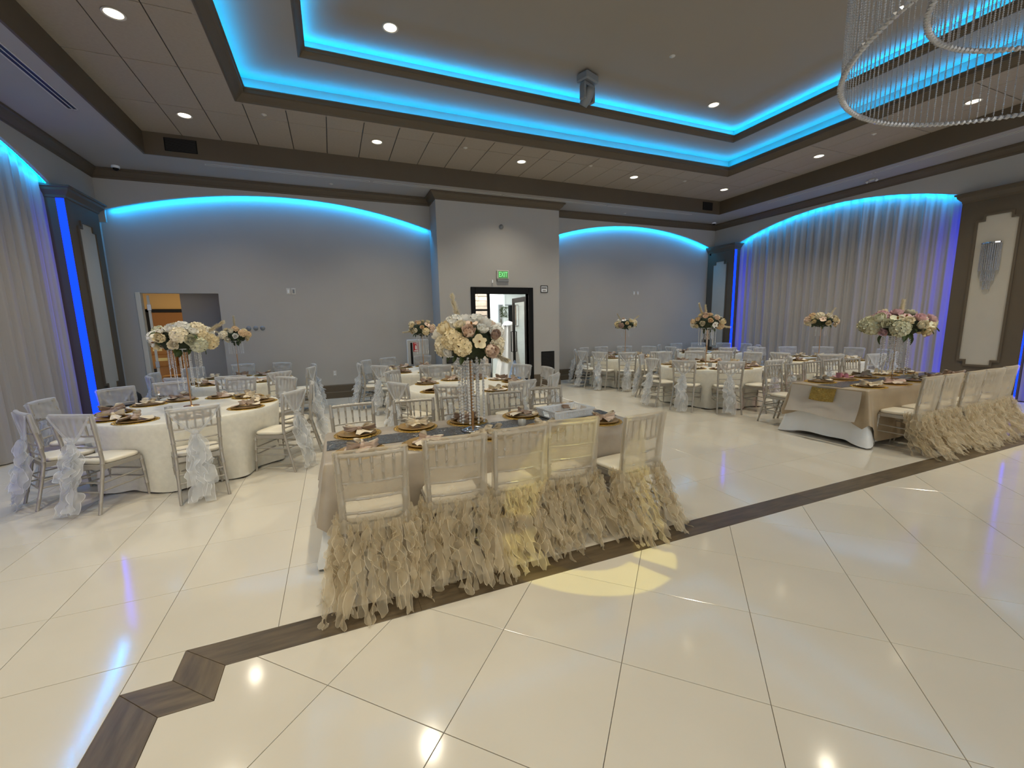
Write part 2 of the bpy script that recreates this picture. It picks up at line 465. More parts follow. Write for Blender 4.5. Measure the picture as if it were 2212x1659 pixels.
for k, p in enumerate(tiles):
    if k < 262: tile_mesh(MB(), p).obj('tile', 'tile', floor)
    else: tile_mesh(rest, p)
stuff(rest.obj('tile', 'tile', floor))
# ---- the dark wood-look band: mitred planks
def plank(poly, a, b):
    """poly in the floor plane, grain along a->b"""
    o = Vector(((a[0]+b[0])/2, (a[1]+b[1])/2)); ang = atan2(b[1]-a[1], b[0]-a[0])
    q = [((p[0]-o.x)*cos(ang)+(p[1]-o.y)*sin(ang), -(p[0]-o.x)*sin(ang)+(p[1]-o.y)*cos(ang)) for p in poly]
    if parea(q) < 0: q = q[::-1]
    tile_mesh(MB(), q, 0.0008, 0.0012).obj('plank', 'wood_tile', floor, (o.x, o.y, 0.0002), ang)
BO = [(BX0, YS), (BX0, BY1), (-0.813, BY1), (-0.813, 2.381), (8.453, 2.381), (8.453, BY1), (BX1, BY1), (BX1, YS)]
BI = [(-0.806, YS), (-0.806, 1.979), (-0.606, 1.979), (-0.606, 2.188), (8.246, 2.188), (8.246, 1.979), (8.446, 1.979), (8.446, YS)]
for k in range(7):
    a, b, c, d = BO[k], BO[k+1], BI[k+1], BI[k]
    Ln = hypot(b[0]-a[0], b[1]-a[1]); m = max(1, round(Ln/1.22))
    for i in range(m):
        t0, t1 = i/m, (i+1)/m
        L2 = lambda p, q, t: (p[0]+(q[0]-p[0])*t, p[1]+(q[1]-p[1])*t)
        # square butt joints between planks, mitres only at the corners
        def at(p, q, t):
            return L2(p, q, t)
        ux, uy = (b[0]-a[0])/Ln, (b[1]-a[1])/Ln
        def foot(t):
            P = L2(a, b, t); s_ = (P[0]-d[0])*ux+(P[1]-d[1])*uy
            return (d[0]+ux*s_, d[1]+uy*s_)
        p0 = d if i == 0 else foot(t0)
        p1 = c if i == m-1 else foot(t1)
        plank([L2(a, b, t0), L2(a, b, t1), p1, p0], a, b)

# ---- walls
def arch_pts(a, b, ze, zp, n=28):
    """lower edge of an arch header from a to b"""
    w = (b-a)/2; s = zp-ze; R = (w*w+s*s)/(2*s); c = (a+b)/2
    return [(a+(b-a)*i/n, zp-R+sqrt(max(R*R-(a+(b-a)*i/n-c)**2, 0))) for i in range(n+1)]
wb = MB()
DL0, DL1, DLZ = -3.43, -2.10, 2.345       # store-room doorway in the left recess
wb.box(XL-0.2, DL0, YB, YB+0.12, 0, ZC); wb.box(DL1, PBX0+0.02, YB, YB+0.12, 0, ZC); wb.box(DL0, DL1, YB, YB+0.12, DLZ, ZC)
wb.box(PBX1-0.02, XR+0.3, YB, YB+0.12, 0, ZC)
wall_back = struct(wb.obj('wall_back', 'wall'))
# projecting bay, with the opening of the black door
DX0, DX1, DZ = 3.16, 4.545, 2.33
pb = MB()
pb.box(PBX0, DX0, YP, YP+0.16, 0, ZC); pb.box(DX1, PBX1, YP, YP+0.16, 0, ZC); pb.box(DX0, DX1, YP, YP+0.16, DZ, ZC)
pb.box(PBX0, PBX0+0.12, YP+0.16, YB+0.02, 0, ZC); pb.box(PBX1-0.12, PBX1, YP+0.16, YB+0.02, 0, ZC)
pb.obj('projecting_bay', 'wall', wall_back)
for (a, b, nm) in ((XL+0.10, PBX0, 'arch_header'), (PBX1, XR-0.12, 'arch_header')):
    lo = arch_pts(a, b, 3.83, 4.295)
    mb = MB()
    n = len(lo)
    for y in (YH, YH+0.05):
        mb.add([(x, y, z) for x, z in lo]+[(x, y, ZC) for x, z in lo], [(i, i+1, n+i+1, n+i) if y == YH else (n+i, n+i+1, i+1, i) for i in range(n-1)])
    mb.add([(x, YH, z) for x, z in lo]+[(x, YH+0.05, z) for x, z in lo], [(n+i, n+i+1, i+1, i) for i in range(n-1)])
    if a < 0: mb.box(XL-0.04, a, YH, YH+0.05, 3.6, ZC)
    else: mb.box(b, XR+0.04, YH, YH+0.05, 3.6, ZC)
    mb.obj(nm, 'wall', wall_back)
    # LED strip tucked up behind the header, following the arch
    st = MB()
    pts = [(x, z+0.020) for x, z in arch_pts(a+0.03, b-0.03, 3.83, 4.295, 40)]
    for (x0, z0), (x1, z1) in zip(pts, pts[1:]):
        st.add([(x0, YH+0.056, z0), (x1, YH+0.056, z1), (x1, YH+0.068, z1), (x0, YH+0.068, z0)], [(0, 1, 2, 3)])
    tag(st.obj('led_strip', 'led_arch'), 'cyan LED strip glowing under the %s arch of the back wall' % ('wide left' if a < 0 else 'short right'), 'light strip')
def side_wall(name, X, sgn, bays, pillars):
    """sgn=+1: wall on the right, room on its low-x side"""
    m = MB()
    xo = X+sgn*0.30
    m.box(min(xo, xo+sgn*0.1), max(xo, xo+sgn*0.1), YS, YB+0.12, 0, ZC)
    w = struct(m.obj(name, 'wall'))
    hd = MB()
    for (a, b) in bays:
        lo = arch_pts(a, b, 3.83, 4.295); n = len(lo)
        x0, x1 = X, X+sgn*0.05
        hd.add([(x0, y, z) for y, z in lo]+[(x0, y, ZC) for y, z in lo], [(i, i+1, n+i+1, n+i) for i in range(n-1)])
        hd.add([(x0, y, z) for y, z in lo]+[(x1, y, z) for y, z in lo], [(i, i+1, n+i+1, n+i) for i in range(n-1)])
        hd.add([(x1, y, z) for y, z in lo]+[(x1, y, ZC) for y, z in lo], [(i, i+1, n+i+1, n+i) for i in range(n-1)])
    for (a, b) in pillars:
        hd.box(min(X, xo), max(X, xo), a, b, 3.7, ZC)
    hd.obj('arch_header', 'wall', w)
    return w
R_BAYS, R_PIL = [(4.40, 9.33), (-1.55, 3.40), (-6.4, -2.55)], [(9.33, YB), (3.40, 4.40), (-2.55, -1.55)]
L_BAYS, L_PIL = [(3.90, 8.86), (-2.05, 2.90)], [(8.86, YB), (2.90, 3.90), (-6.4, -2.05)]
wall_right = side_wall('wall_right', XR, 1, R_BAYS, R_PIL)
wall_left = side_wall('wall_left', XL, -1, L_BAYS, L_PIL)
def pilaster(X, sgn, y0, y1, which, panel=True):
    """brown pilaster with a moulded cap and an inset pale panel with stepped corners"""
    xf = X-sgn*0.12; xb = X+sgn*0.30
    q = MB(); q.box(min(xf, xb), max(xf, xb), y0, y1, 0, 3.68)
    p = struct(q.obj('pilaster', 'brown'))
    cap = MB()
    def ring(d, z): return [(xf-sgn*d, y0-d), (xb, y0-d), (xb, y1+d), (xf-sgn*d, y1+d)], z
    prof = [(0.0, 3.66), (0.015, 3.67), (0.02, 3.70), (0.045, 3.73), (0.075, 3.765), (0.08, 3.80), (0.105, 3.81), (0.105, 3.84), (0.0, 3.84)]
    vs = []
    for d, z in prof: vs += [(x, y, z) for x, y in ring(d, z)[0]]
    cap.add(vs, [(i*4+j, i*4+(j+1) % 4, (i+1)*4+(j+1) % 4, (i+1)*4+j) for i in range(len(prof)-1) for j in range(4)])
    cap.obj('capital', 'brown', p)
    c = (y0+y1)/2
    def outline(h, st, za, zb, d):
        h += d; k = h-st
        return [(c-h, za-d+st), (c-k, za-d+st), (c-k, za-d), (c+k, za-d), (c+k, za-d+st), (c+h, za-d+st), (c+h, zb+d-st), (c+k, zb+d-st), (c+k, zb+d), (c-k, zb+d), (c-k, zb+d-st), (c-h, zb+d-st)]
    hw = (y1-y0)*0.255
    inn, out = outline(hw, 0.095, 0.65, 3.37, 0.0), outline(hw, 0.095, 0.65, 3.37, 0.035)
    MB().prism(inn, 'x', xf-sgn*0.004, xf-sgn*0.001).obj('panel', 'panel', p, fix=True)
    fr = MB(); n = 12
    xs = (xf-sgn*0.001, xf-sgn*0.022)
    vs = [(x, a, b) for x in xs for a, b in inn]+[(x, a, b) for x in xs for a, b in out]
    fs = []
    for i in range(n):
        j = (i+1) % n
        fs += [(i, j, n+j, n+i), (n+i, n+j, 3*n+j, 3*n+i), (3*n+i, 3*n+j, 2*n+j, 2*n+i)]
    fr.add(vs, fs); fr.obj('panel_moulding', 'brown', p, fix=True)
    return p
for (a, b) in ((9.33, 10.27), (3.40, 4.40), (-2.55, -1.55)): pilaster(XR, 1, a, b, 'r')
for (a, b) in ((8.86, 9.84), (2.90, 3.90)): pilaster(XL, -1, a, b, 'l')
MB().box(XL-0.3, XL-0.02, 9.84, YB+0.02, 0, 3.7).obj('return', 'wall', wall_left)
# ---- crown moulding along the wall heads, baseboards
CROWN = [(0.0, 4.355), (0.012, 4.36), (0.018, 4.385), (0.04, 4.40), (0.075, 4.44), (0.095, 4.475), (0.12, 4.485), (0.12, 4.515)]
def sweep(path, prof, closed=False):
    """path: (x,y) points, room on the left-hand side of the walking direction; prof: (offset into room, z)"""
    n = len(path); out = []
    for i in range(n):
        a = path[i-1] if (i > 0 or closed) else None; b = path[i]; c = path[(i+1) % n] if (i < n-1 or closed) else None
        def nrm(p, q):
            e = Vector((q[0]-p[0], q[1]-p[1])).normalized(); return Vector((-e.y, e.x))
        if a is None: m = nrm(b, c)
        elif c is None: m = nrm(a, b)
        else:
            n1, n2 = nrm(a, b), nrm(b, c); m = (n1+n2)/(1+n1.dot(n2))
        out.append([(b[0]+m.x*d, b[1]+m.y*d, z) for d, z in prof])
    k = len(prof); vs = [p for r_ in out for p in r_]; fs = []
    for i in range(n if closed else n-1):
        j = (i+1) % n
        fs += [(i*k+t, i*k+t+1, j*k+t+1, j*k+t) for t in range(k-1)]
    return MB().add(vs, fs)
wall_path = [(XR, YS), (XR, YH), (PBX1, YH), (PBX1, YP), (PBX0, YP), (PBX0, YH), (XL, YH), (XL, YS)]
struct(sweep(wall_path, CROWN).obj('trim_1', 'brown'))
BASE = [(0.0, 0.0), (0.026, 0.0), (0.026, 0.135), (0.022, 0.142), (0.018, 0.15), (0.018, 0.29), (0.008, 0.31), (0.0, 0.31)]
struct(sweep([(DL1, YB), (XL-0.2, YB)][::-1][:0] or [(PBX0, YB), (DL1, YB)], BASE).obj('baseboard_back', 'brown'))
struct(sweep([(XR+0.2, YB), (PBX1, YB), (PBX1, YP), (DX1+0.13, YP)], BASE).obj('baseboard_back', 'brown'))
struct(sweep([(DX0-0.11, YP), (PBX0, YP), (PBX0, YB)], BASE).obj('baseboard_back', 'brown'))

# ---- ceiling: low soffit, brown fascia, panel ring, two lit coves, flat centre
SX0, SX1, SY1 = -2.67, 10.33, 9.13
AX0, AX1, AY1 = -1.05, 8.75, 7.56
EX0, EX1, EY1 = -0.15, 7.95, 6.78
AY0, EY0 = -6.1, -5.3
cl = MB()
cl.box(XL-0.35, SX0, YS, YB+0.12, ZC, ZC+0.04); cl.box(SX1, XR+0.35, YS, YB+0.12, ZC, ZC+0.04); cl.box(SX0, SX1, SY1, YB+0.12, ZC, ZC+0.04)
ceiling = struct(cl.obj('ceiling', 'wall2'))
fa = MB()
fa.box(SX0, SX0+0.03, YS, SY1, ZC-0.003, ZT+0.04); fa.box(SX1-0.03, SX1, YS, SY1, ZC-0.003, ZT+0.04); fa.box(SX0+0.03, SX1-0.03, SY1-0.03, SY1, ZC-0.003, ZT+0.04)
fa.obj('fascia', 'brown', ceiling)
# panels of the ring
ring_in = [(AX0-0.005, YS), (AX0-0.005, AY1+0.005), (AX1+0.005, AY1+0.005), (AX1+0.005, YS)]
ring = [(SX0, YS), (AX0, YS), (AX0, AY1), (AX1, AY1), (AX1, YS), (SX1, YS), (SX1, SY1), (SX0, SY1)]
MB().prism(ring, 'z', ZT+0.012, ZT+0.04).obj('ceiling_grid', 'dark', ceiling, fix=True)
far_p = MB()
for i in range(-5, 21):
    for j in range(-15, 2):
        x0 = -0.4+0.565*i; y0 = 9.13-1.13+1.13*j
        p = clip(ring, [(x0, y0), (x0+0.565, y0), (x0+0.565, y0+1.13), (x0, y0+1.13)])
        if len(p) < 3 or parea(p) < 0.004: continue
        n = len(p); cx_ = sum(q[0] for q in p)/n; cy2 = sum(q[1] for q in p)/n
        def sh(q, g):
            return (q[0]+(g if q[0] < cx_ else -g), q[1]+(g if q[1] < cy2 else -g))
        lo = [sh(q, 0.010) for q in p]; hi = [sh(q, 0.006) for q in p]
        dz = random.Random(i*31+j).uniform(-0.0015, 0.0015)
        m = MB().add([(a, b, ZT+dz) for a, b in lo]+[(a, b, ZT+0.004) for a, b in hi]+[(a, b, ZT+0.012) for a, b in hi],
                     [tuple(range(n))[::-1]]+[(i_, (i_+1) % n, n+(i_+1) % n, n+i_)[::-1] for i_ in range(n)]+[(n+i_, n+(i_+1) % n, 2*n+(i_+1) % n, 2*n+i_)[::-1] for i_ in range(n)])
        if in_view(cx_, cy2, ZT, 60): m.obj('ceiling_panel', 'ceil_tile', ceiling)
        else: far_p.join(m)
stuff(far_p.obj('ceiling_panel', 'ceil_tile', ceiling))
def rect_frame(mb, o, i, z0, z1):
    (ox0, ox1, oy0, oy1), (ix0, ix1, iy0, iy1) = o, i
    mb.box(ox0, ix0, oy0, oy1, z0, z1); mb.box(ix1, ox1, oy0, oy1, z0, z1); mb.box(ix0, ix1, iy1, oy1, z0, z1); mb.box(ix0, ix1, oy0, iy0, z0, z1)
    return mb
# upstand and flat ring between the two coves, then the centre
up = MB()
rect_frame(up, (AX0-0.05, AX1+0.05, AY0-0.05, AY1+0.05), (AX0, AX1, AY0, AY1), ZT+0.001, ZR1+0.02)
rect_frame(up, (EX0-0.05, EX1+0.05, EY0-0.05, EY1+0.05), (EX0, EX1, EY0, EY1), ZR1+0.021, ZTOP+0.02)
up.obj('cove_upstand', 'ceil', ceiling)
rect_frame(MB(), (AX0, AX1, AY0, AY1), (EX0, EX1, EY0, EY1), ZR1, ZR1+0.02).obj('cove_ring', 'ceil', ceiling)
MB().box(EX0, EX1, EY0, EY1, ZTOP, ZTOP+0.02).obj('ceiling_centre', 'ceil', ceiling)
MB().box(XL-0.4, XR+0.4, YS, YB+0.2, ZTOP+0.15, ZTOP+0.18).obj('roof_deck', 'dark', ceiling)
def cove(x0, x1, y0, y1, z, p, h, nm, lab):
    """crown moulding that leans into the room and hides a strip of LEDs"""
    prof = [(0.0, z), (0.02, z-0.004), (0.035, z+h*0.12), (p*0.45, z+h*0.3), (p*0.72, z+h*0.55), (p*0.86, z+h*0.8), (p, z+h*0.86), (p, z+h), (p-0.014, z+h), (p-0.016, z+h*0.55), (0.0, z+h*0.45)]
    path = [(x1, y0), (x1, y1), (x0, y1), (x0, y0)]
    sweep(path, prof, True).obj('cove_moulding', 'brown', ceiling)
    st = MB(); d = p*0.55; zz = z+h*0.93
    xa, xb, ya, yb = x0+d, x1-d, y0+d, y1-d
    for (a, b) in (((xa, ya), (xa, yb)), ((xa, yb), (xb, yb)), ((xb, yb), (xb, ya)), ((xb, ya), (xa, ya))):
        k = 14; ex, ey = (b[0]-a[0])/k, (b[1]-a[1])/k; l = hypot(ex, ey); nx, ny = -ey/l*0.008, ex/l*0.008
        for i in range(k):
            px, py = a[0]+ex*i, a[1]+ey*i
            st.add([(px-nx, py-ny, zz), (px+ex-nx, py+ey-ny, zz), (px+ex+nx, py+ey+ny, zz), (px+nx, py+ny, zz)], [(0, 1, 2, 3)])
    tag(st.obj('led_strip', 'led_cyan'), lab, 'light strip')
cove(AX0, AX1, AY0, AY1, ZT, 0.16, 0.15, 'outer', 'cyan LED strip in the outer, lower ceiling cove')
cove(EX0, EX1, EY0, EY1, ZR1, 0.10, 0.10, 'inner', 'cyan LED strip in the inner, upper ceiling cove')

# ---- curtains in the side recesses, LED strips down their edges
def curtain(X, sgn, y0, y1, label, seed, ztop=True):
    rng = random.Random(seed); n = int((y1-y0)/0.022)
    ph = [rng.uniform(0, 6.28) for _ in range(6)]
    hs = []
    ypos = 0
    for i in range(n+1):
        y = i/n*(y1-y0)
        a = 0.030*sin(2*pi*y/0.21+1.6*sin(y*1.9+ph[0])+ph[1])+0.016*sin(2*pi*y/0.083+2*sin(y*2.7+ph[2]))+0.02*sin(2*pi*y/0.55+ph[3])
        hs.append(a)
    lo = arch_pts(y0-0.02, y1+0.02, 3.83, 4.295, n)
    def fn(u, v):
        i = round(u*n); z0 = 0.012; z1 = lo[i][1]+0.16
        z = z0+(z1-z0)*v
        k = 0.65+0.5*(1-v)
        d = min(u, 1-u)*(y1-y0)
        return (X+sgn*(0.125+0.85*hs[i]*k*min(1, d/0.15)), y0+0.004+u*(y1-y0-0.008), z)
    return tag(MB().grid(fn, n, 10).obj('curtain', 'curtain'), label, 'curtain')
def blue_strip(X, sgn, y, d, label):
    """LEDs in a thin channel at the front edge of the pilaster flank, shining back towards the curtain"""
    x = X-sgn*0.108; t = thing('led_strip', label, 'light strip', (0, 0, 0))
    a, b = sorted((y, y+d*0.013)); c, e = sorted((x, x-sgn*0.008))
    MB().box(c, e, a, b, 0.0, 3.70).obj('channel', 'brown', t)
    st = MB(); xx = x+sgn*0.001; a, b = sorted((y, y+d*0.010))
    for k in range(12):
        z0, z1 = 0.02+k*0.30, 0.02+(k+1)*0.30
        st.add([(xx, a, z0), (xx, b, z0), (xx, b, z1), (xx, a, z1)], [(0, 1, 2, 3)])
    st.obj('diode_tape', 'led_blue', t)
    a, b = sorted((y+d*0.0005, y+d*0.004)); c, e = sorted((X-sgn*0.102, X-sgn*0.005))
    MB().box(c, e, a, b, 0.0, 3.66).obj('diffuser_panel', 'led_panel', t)  # added glowing sheet over the flank, stands in for blue light falling on it
def side_arch_strip(X, sgn, a, b, label):
    st = MB(); pts = [(y, z+0.020) for y, z in arch_pts(a+0.02, b-0.02, 3.83, 4.295, 30)]
    for (ya, za), (yb, zb) in zip(pts, pts[1:]):
        st.add([(X+sgn*0.056, ya, za), (X+sgn*0.056, yb, zb), (X+sgn*0.068, yb, zb), (X+sgn*0.068, ya, za)], [(0, 1, 2, 3)])
    tag(st.obj('led_strip', 'led_arch'), label, 'light strip')
curtain(XR, 1, 4.40, 9.33, 'pleated grey sheer curtain filling the arched bay of the right wall', 3)
curtain(XR, 1, -1.55, 3.40, 'grey sheer curtain cut by the right edge of the photo', 4)
curtain(XL, -1, 3.90, 8.86, 'pleated grey sheer curtain along the left wall', 5)
for X, sgn, a, b, nm in ((XR, 1, 4.40, 9.33, 'right wall curtain'), (XR, 1, -1.55, 3.40, 'curtain at the right edge'), (XL, -1, 3.90, 8.86, 'left wall curtain')):
    side_arch_strip(X, sgn, a, b, 'cyan LED strip along the arch over the %s' % nm)
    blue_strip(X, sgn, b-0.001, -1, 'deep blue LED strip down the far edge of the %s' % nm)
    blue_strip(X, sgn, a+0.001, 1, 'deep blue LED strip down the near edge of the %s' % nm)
# ------------------------------------------------------------------ fittings of the room
def rot_box(mb, cx, cy_, cz, sx, sy, sz, m):
    b = MB().cbox(-sx/2, sx/2, -sy/2, sy/2, -sz/2, sz/2, min(sx, sy, sz)*0.12); b.xf(Matrix.Translation((cx, cy_, cz)) @ m); mb.join(b)
# recessed downlights
trim_me = MB().lathe([(0.098, 0.0), (0.104, -0.004), (0.100, -0.008), (0.086, -0.006), (0.080, 0.0)], 28).mesh('trim_ring', 'offwhite')
lens_me = MB().lathe([(0.0, 0.004), (0.05, 0.003), (0.081, -0.001)], 24).mesh('lamp', 'lamp')
DLN = {}
def downlight(x, y, z, label):
    t = thing('downlight', label, 'ceiling light', (x, y, z), 0, 'recessed downlights')
    link('trim_ring', trim_me, t); link('lamp', lens_me, t)
pos = {0: 'first from the left', 1: 'second from the left', 2: 'middle one', 3: 'fourth from the left', 4: 'last, in the far corner'}
for k, (x, y) in enumerate(DL_LOW):
    if k < 5: lab = 'round recessed downlight in the back strip of ceiling panels, ' + pos[k]
    else:
        side = 'left' if x < CX else 'right'; q = {6.01: 'farthest', 3.76: 'second farthest', 1.5: 'third farthest', -0.8: 'nearest'}[y]
        lab = 'round recessed downlight in the %s strip of ceiling panels, %s of that row' % (side, q)
    downlight(x, y, ZT-0.002, lab)
for (x, y) in DL_HIGH:
    lab = 'round recessed downlight in the raised centre ceiling, %s row, %s' % ('left' if x < CX else 'right', {6.12: 'far end', 3.3: 'middle', 0.5: 'near end'}[y])
    downlight(x, y, ZTOP-0.002, lab)
# small sprinkler plates and smoke heads
sp_me = MB().lathe([(0.0, -0.016), (0.018, -0.016), (0.02, -0.006), (0.04, -0.004), (0.042, 0.0)], 18).mesh('sprinkler', 'offwhite')
for (x, y, z, lab) in ((4.9, 5.3, ZTOP, 'small sprinkler plate alone on the raised centre ceiling'), (-0.72, 7.85, ZT, 'small sprinkler plate on the panels beside the outer cove, left end'),
                       (2.55, 8.0, ZT, 'small sprinkler plate between the second and middle downlights'), (5.3, 8.0, ZT, 'small sprinkler plate between the middle and fourth downlights'),
                       (8.0, 8.1, ZT, 'small sprinkler plate between the fourth and corner downlights'), (9.35, 5.0, ZT, 'small sprinkler plate in the right strip of ceiling panels'),
                       (0.2, 9.75, ZC, 'sprinkler head on the low soffit over the wide left arch'), (7.6, 9.8, ZC, 'sprinkler head on the low soffit over the short right arch')):
    tag(link('sprinkler', sp_me, None, (x, y, z-0.001)), lab, 'sprinkler')
# slot diffusers in the low soffit
def slot(a, b, lab, n=2, m='offwhite', dark='dark'):
    L = hypot(b[0]-a[0], b[1]-a[1]); t = thing('slot_diffuser', lab, 'air vent', ((a[0]+b[0])/2, (a[1]+b[1])/2, ZC-0.001), atan2(b[1]-a[1], b[0]-a[0]))
    w = 0.045*n+0.03
    f = MB(); f.box(-L/2, L/2, -w/2, -w/2+0.015, -0.006, 0); f.box(-L/2, L/2, w/2-0.015, w/2, -0.006, 0)
    f.box(-L/2, -L/2+0.015, -w/2, w/2, -0.006, 0); f.box(L/2-0.015, L/2, -w/2, w/2, -0.006, 0)
    for k in range(1, n): f.box(-L/2, L/2, -w/2+0.015+k*(w-0.03)/n-0.006, -w/2+0.015+k*(w-0.03)/n+0.006, -0.006, 0)
    f.obj('slot_frame', m, t)
    MB().box(-L/2+0.01, L/2-0.01, -w/2+0.01, w/2-0.01, -0.002, -0.0005).obj('slot_opening', dark, t)
slot((-2.93, 3.4), (-2.93, 7.69), 'long black double slot air diffuser in the left soffit')
for k in range(4):
    a = -1.87+k*2.86
    slot((a, 9.34), (a+2.80, 9.34), 'pale linear slot diffuser in the back soffit, %s from the left' % ('first', 'second', 'third', 'fourth')[k], 1, 'offwhite', 'greypl')
for k in range(3):
    slot((10.55, 7.85-k*2.3), (10.55, 5.6-k*2.3), 'pale linear slot diffuser in the right soffit, %s from the corner' % ('first', 'second', 'third')[k], 1, 'offwhite', 'greypl')
# speakers let into the fascia
for (x0, x1, lab) in ((-2.36, -1.90, 'flush black speaker in the brown fascia at the left corner'), (9.66, 10.02, 'flush black speaker in the brown fascia at the right corner')):
    t = thing('fascia_speaker', lab, 'speaker', ((x0+x1)/2, SY1-0.03, 4.70)); h = (x1-x0)/2
    MB().cbox(-h, h, -0.012, -0.001, -0.105, 0.105, 0.003).obj('frame', 'black', t)
    g = MB()
    for k in range(12): g.box(-h+0.015, h-0.015, -0.016, -0.012, -0.095+k*0.0165, -0.095+k*0.0165+0.009)
    g.obj('grille', 'dark', t)
# dome cameras and the ceiling projector arm
for (x, y, lab) in ((-3.33, 9.92, 'small white dome camera on the soffit in the left corner'), (10.98, 9.88, 'small white dome camera on the soffit in the right corner')):
    t = thing('dome_camera', lab, 'camera', (x, y, ZC))
    MB().lathe([(0.06, -0.001), (0.062, -0.03), (0.055, -0.04)], 20).obj('housing', 'white_plastic', t)
    MB().lathe([(0.0, -0.082), (0.02, -0.078), (0.038, -0.062), (0.045, -0.041)], 18).obj('dome', 'black', t)
t = thing('emergency_light', 'two-headed white emergency light on the right soffit near the crown', 'light', (10.98, 5.8, ZC))
t.scale = (0.6, 0.6, 0.6)
MB().cbox(-0.05, 0.05, -0.11, 0.11, -0.06, -0.001, 0.01).obj('housing', 'offwhite', t)
for s in (-1, 1):
    m = MB().lathe([(0.0, 0.0), (0.03, 0.0), (0.045, 0.05), (0.045, 0.07), (0.0, 0.07)], 14)
    m.xf(Matrix.Translation((-0.05, s*0.12, -0.06)) @ Matrix.Rotation(radians(s*40), 4, 'X') @ Matrix.Rotation(radians(200), 4, 'Y')); m.obj('lamp_head', 'offwhite', t)
# moving-head spotlight hanging from the centre ceiling
t = thing('moving_head_light', 'grey moving-head stage light hanging from the raised ceiling, cyan lens lit', 'stage light', (3.97, 6.10, ZTOP), radians(200))
b = MB().cbox(-0.15, 0.15, -0.11, 0.11, -0.14, -0.02, 0.02); b.box(-0.04, 0.04, -0.04, 0.04, -0.02, -0.001); b.cbox(-0.17, -0.13, -0.03, 0.03, -0.12, -0.06, 0.005); b.obj('base', 'greypl', t)
b = MB().cbox(-0.13, 0.13, -0.05, 0.05, -0.19, -0.145, 0.012)
for s in (-1, 1): b.cbox(s*0.115-0.022, s*0.115+0.022, -0.055, 0.055, -0.40, -0.17, 0.014)
b.obj('yoke', 'greypl', t)
RX = Matrix.Translation((0, 0, -0.32)) @ Matrix.Rotation(radians(-38), 4, 'X')
b = MB().lathe([(0.0, 0.13), (0.05, 0.125), (0.075, 0.09), (0.085, 0.03), (0.085, -0.06), (0.07, -0.10), (0.064, -0.14), (0.058, -0.14), (0.056, -0.12), (0.0, -0.12)], 20, sx=1.0); b.xf(RX); b.obj('head', 'greypl', t)
b = MB().lathe([(0.0, -0.124), (0.03, -0.123), (0.034, -0.121)], 16); b.xf(RX); b.obj('lens', 'lens', t)

# ---- back wall plates
def plate(x, y, z, w, h, lab, kind, ny=-1, cat='wall plate'):
    t = thing('wall_plate', lab, cat, (x, y, z))
    MB().cbox(-w/2, w/2, -0.010, -0.001, -h/2, h/2, 0.003).obj('cover', 'offwhite', t)
    q = MB()
    if kind == 'outlet':
        for s in (-1, 1): MB().cbox(-w*0.25, w*0.25, -0.014, -0.009, s*h*0.22-h*0.13, s*h*0.22+h*0.13, 0.002).obj('socket', 'white_plastic', t)
        return
    else: q.cbox(-w*0.22, w*0.22, -0.016, -0.009, -h*0.28, h*0.28, 0.002)
    q.obj('socket' if kind == 'outlet' else 'toggle', 'greypl' if kind == 'dark' else 'white_plastic', t)
plate(-0.815, YB, 2.40, 0.075, 0.13, 'pale switch plate high on the left recess wall, left of two', 'sw')
plate(-0.715, YB, 2.40, 0.085, 0.14, 'pale plate with grey toggle high on the recess wall, right of two', 'dark')
plate(-0.03, YB, 0.58, 0.075, 0.12, 'white double outlet low on the left recess wall', 'outlet')
plate(8.36, YB, 2.43, 0.07, 0.11, 'pale plate high on the right recess wall, left of two', 'sw')
plate(8.50, YB, 2.43, 0.07, 0.11, 'pale plate high on the right recess wall, right of two', 'sw')
for k in range(3):
    t = thing('wall_dimmer', 'round grey wall dimmer left of the back wall outlet, %s of three' % ('leftmost', 'middle', 'rightmost')[k], 'dimmer', (-1.63+0.128*k, YB, 1.63))
    m = MB().lathe([(0.0, 0.03), (0.03, 0.028), (0.042, 0.018), (0.048, 0.001)], 18); m.xf(Matrix.Rotation(pi/2, 4, 'X')); m.obj('disc', 'greypl', t)
# switch plate on the left flank of the projecting bay
t = thing('wall_plate', 'white switch plate on the left flank of the projecting bay', 'wall plate', (PBX0, 9.88, 1.17))
MB().cbox(-0.012, -0.001, -0.09, 0.09, -0.085, 0.085, 0.003).obj('cover', 'white_plastic', t)
MB().cbox(-0.018, -0.011, -0.05, -0.01, -0.04, 0.04, 0.002).obj('toggle', 'offwhite', t)
# white cabinet door with the fire extinguisher sign and its black pull
t = thing('extinguisher_cabinet', 'flat white fire extinguisher cabinet on the back wall', 'cabinet', (1.90, YB, 0.66))
MB().cbox(-0.28, 0.25, -0.055, -0.001, 0.0, 0.62, 0.006).obj('body', 'white_plastic', t)
MB().cbox(-0.265, 0.235, -0.066, -0.056, 0.015, 0.605, 0.004).obj('door', 'offwhite', t)
MB().cbox(-0.20, -0.155, -0.10, -0.068, 0.03, 0.55, 0.01).obj('handle', 'black', t)
t = thing('fire_sign', 'red fire extinguisher sign on the white cabinet', 'sign', (1.83, YB-0.068, 1.10))
MB().cbox(-0.065, 0.065, -0.004, 0.0, -0.11, 0.11, 0.0015).obj('board', 'red', t)
ico = MB().prism([(-0.02, -0.055), (0.02, -0.055), (0.02, 0.015), (0.008, 0.03), (0.008, 0.045), (-0.018, 0.045), (-0.018, 0.036), (-0.008, 0.03), (-0.02, 0.015)], 'y', -0.0055, -0.004)
ico.prism([(-0.045, -0.098), (0.045, -0.098), (0.045, -0.075), (-0.045, -0.075)], 'y', -0.0055, -0.004); ico.obj('pictogram', 'red_t', t, fix=True)
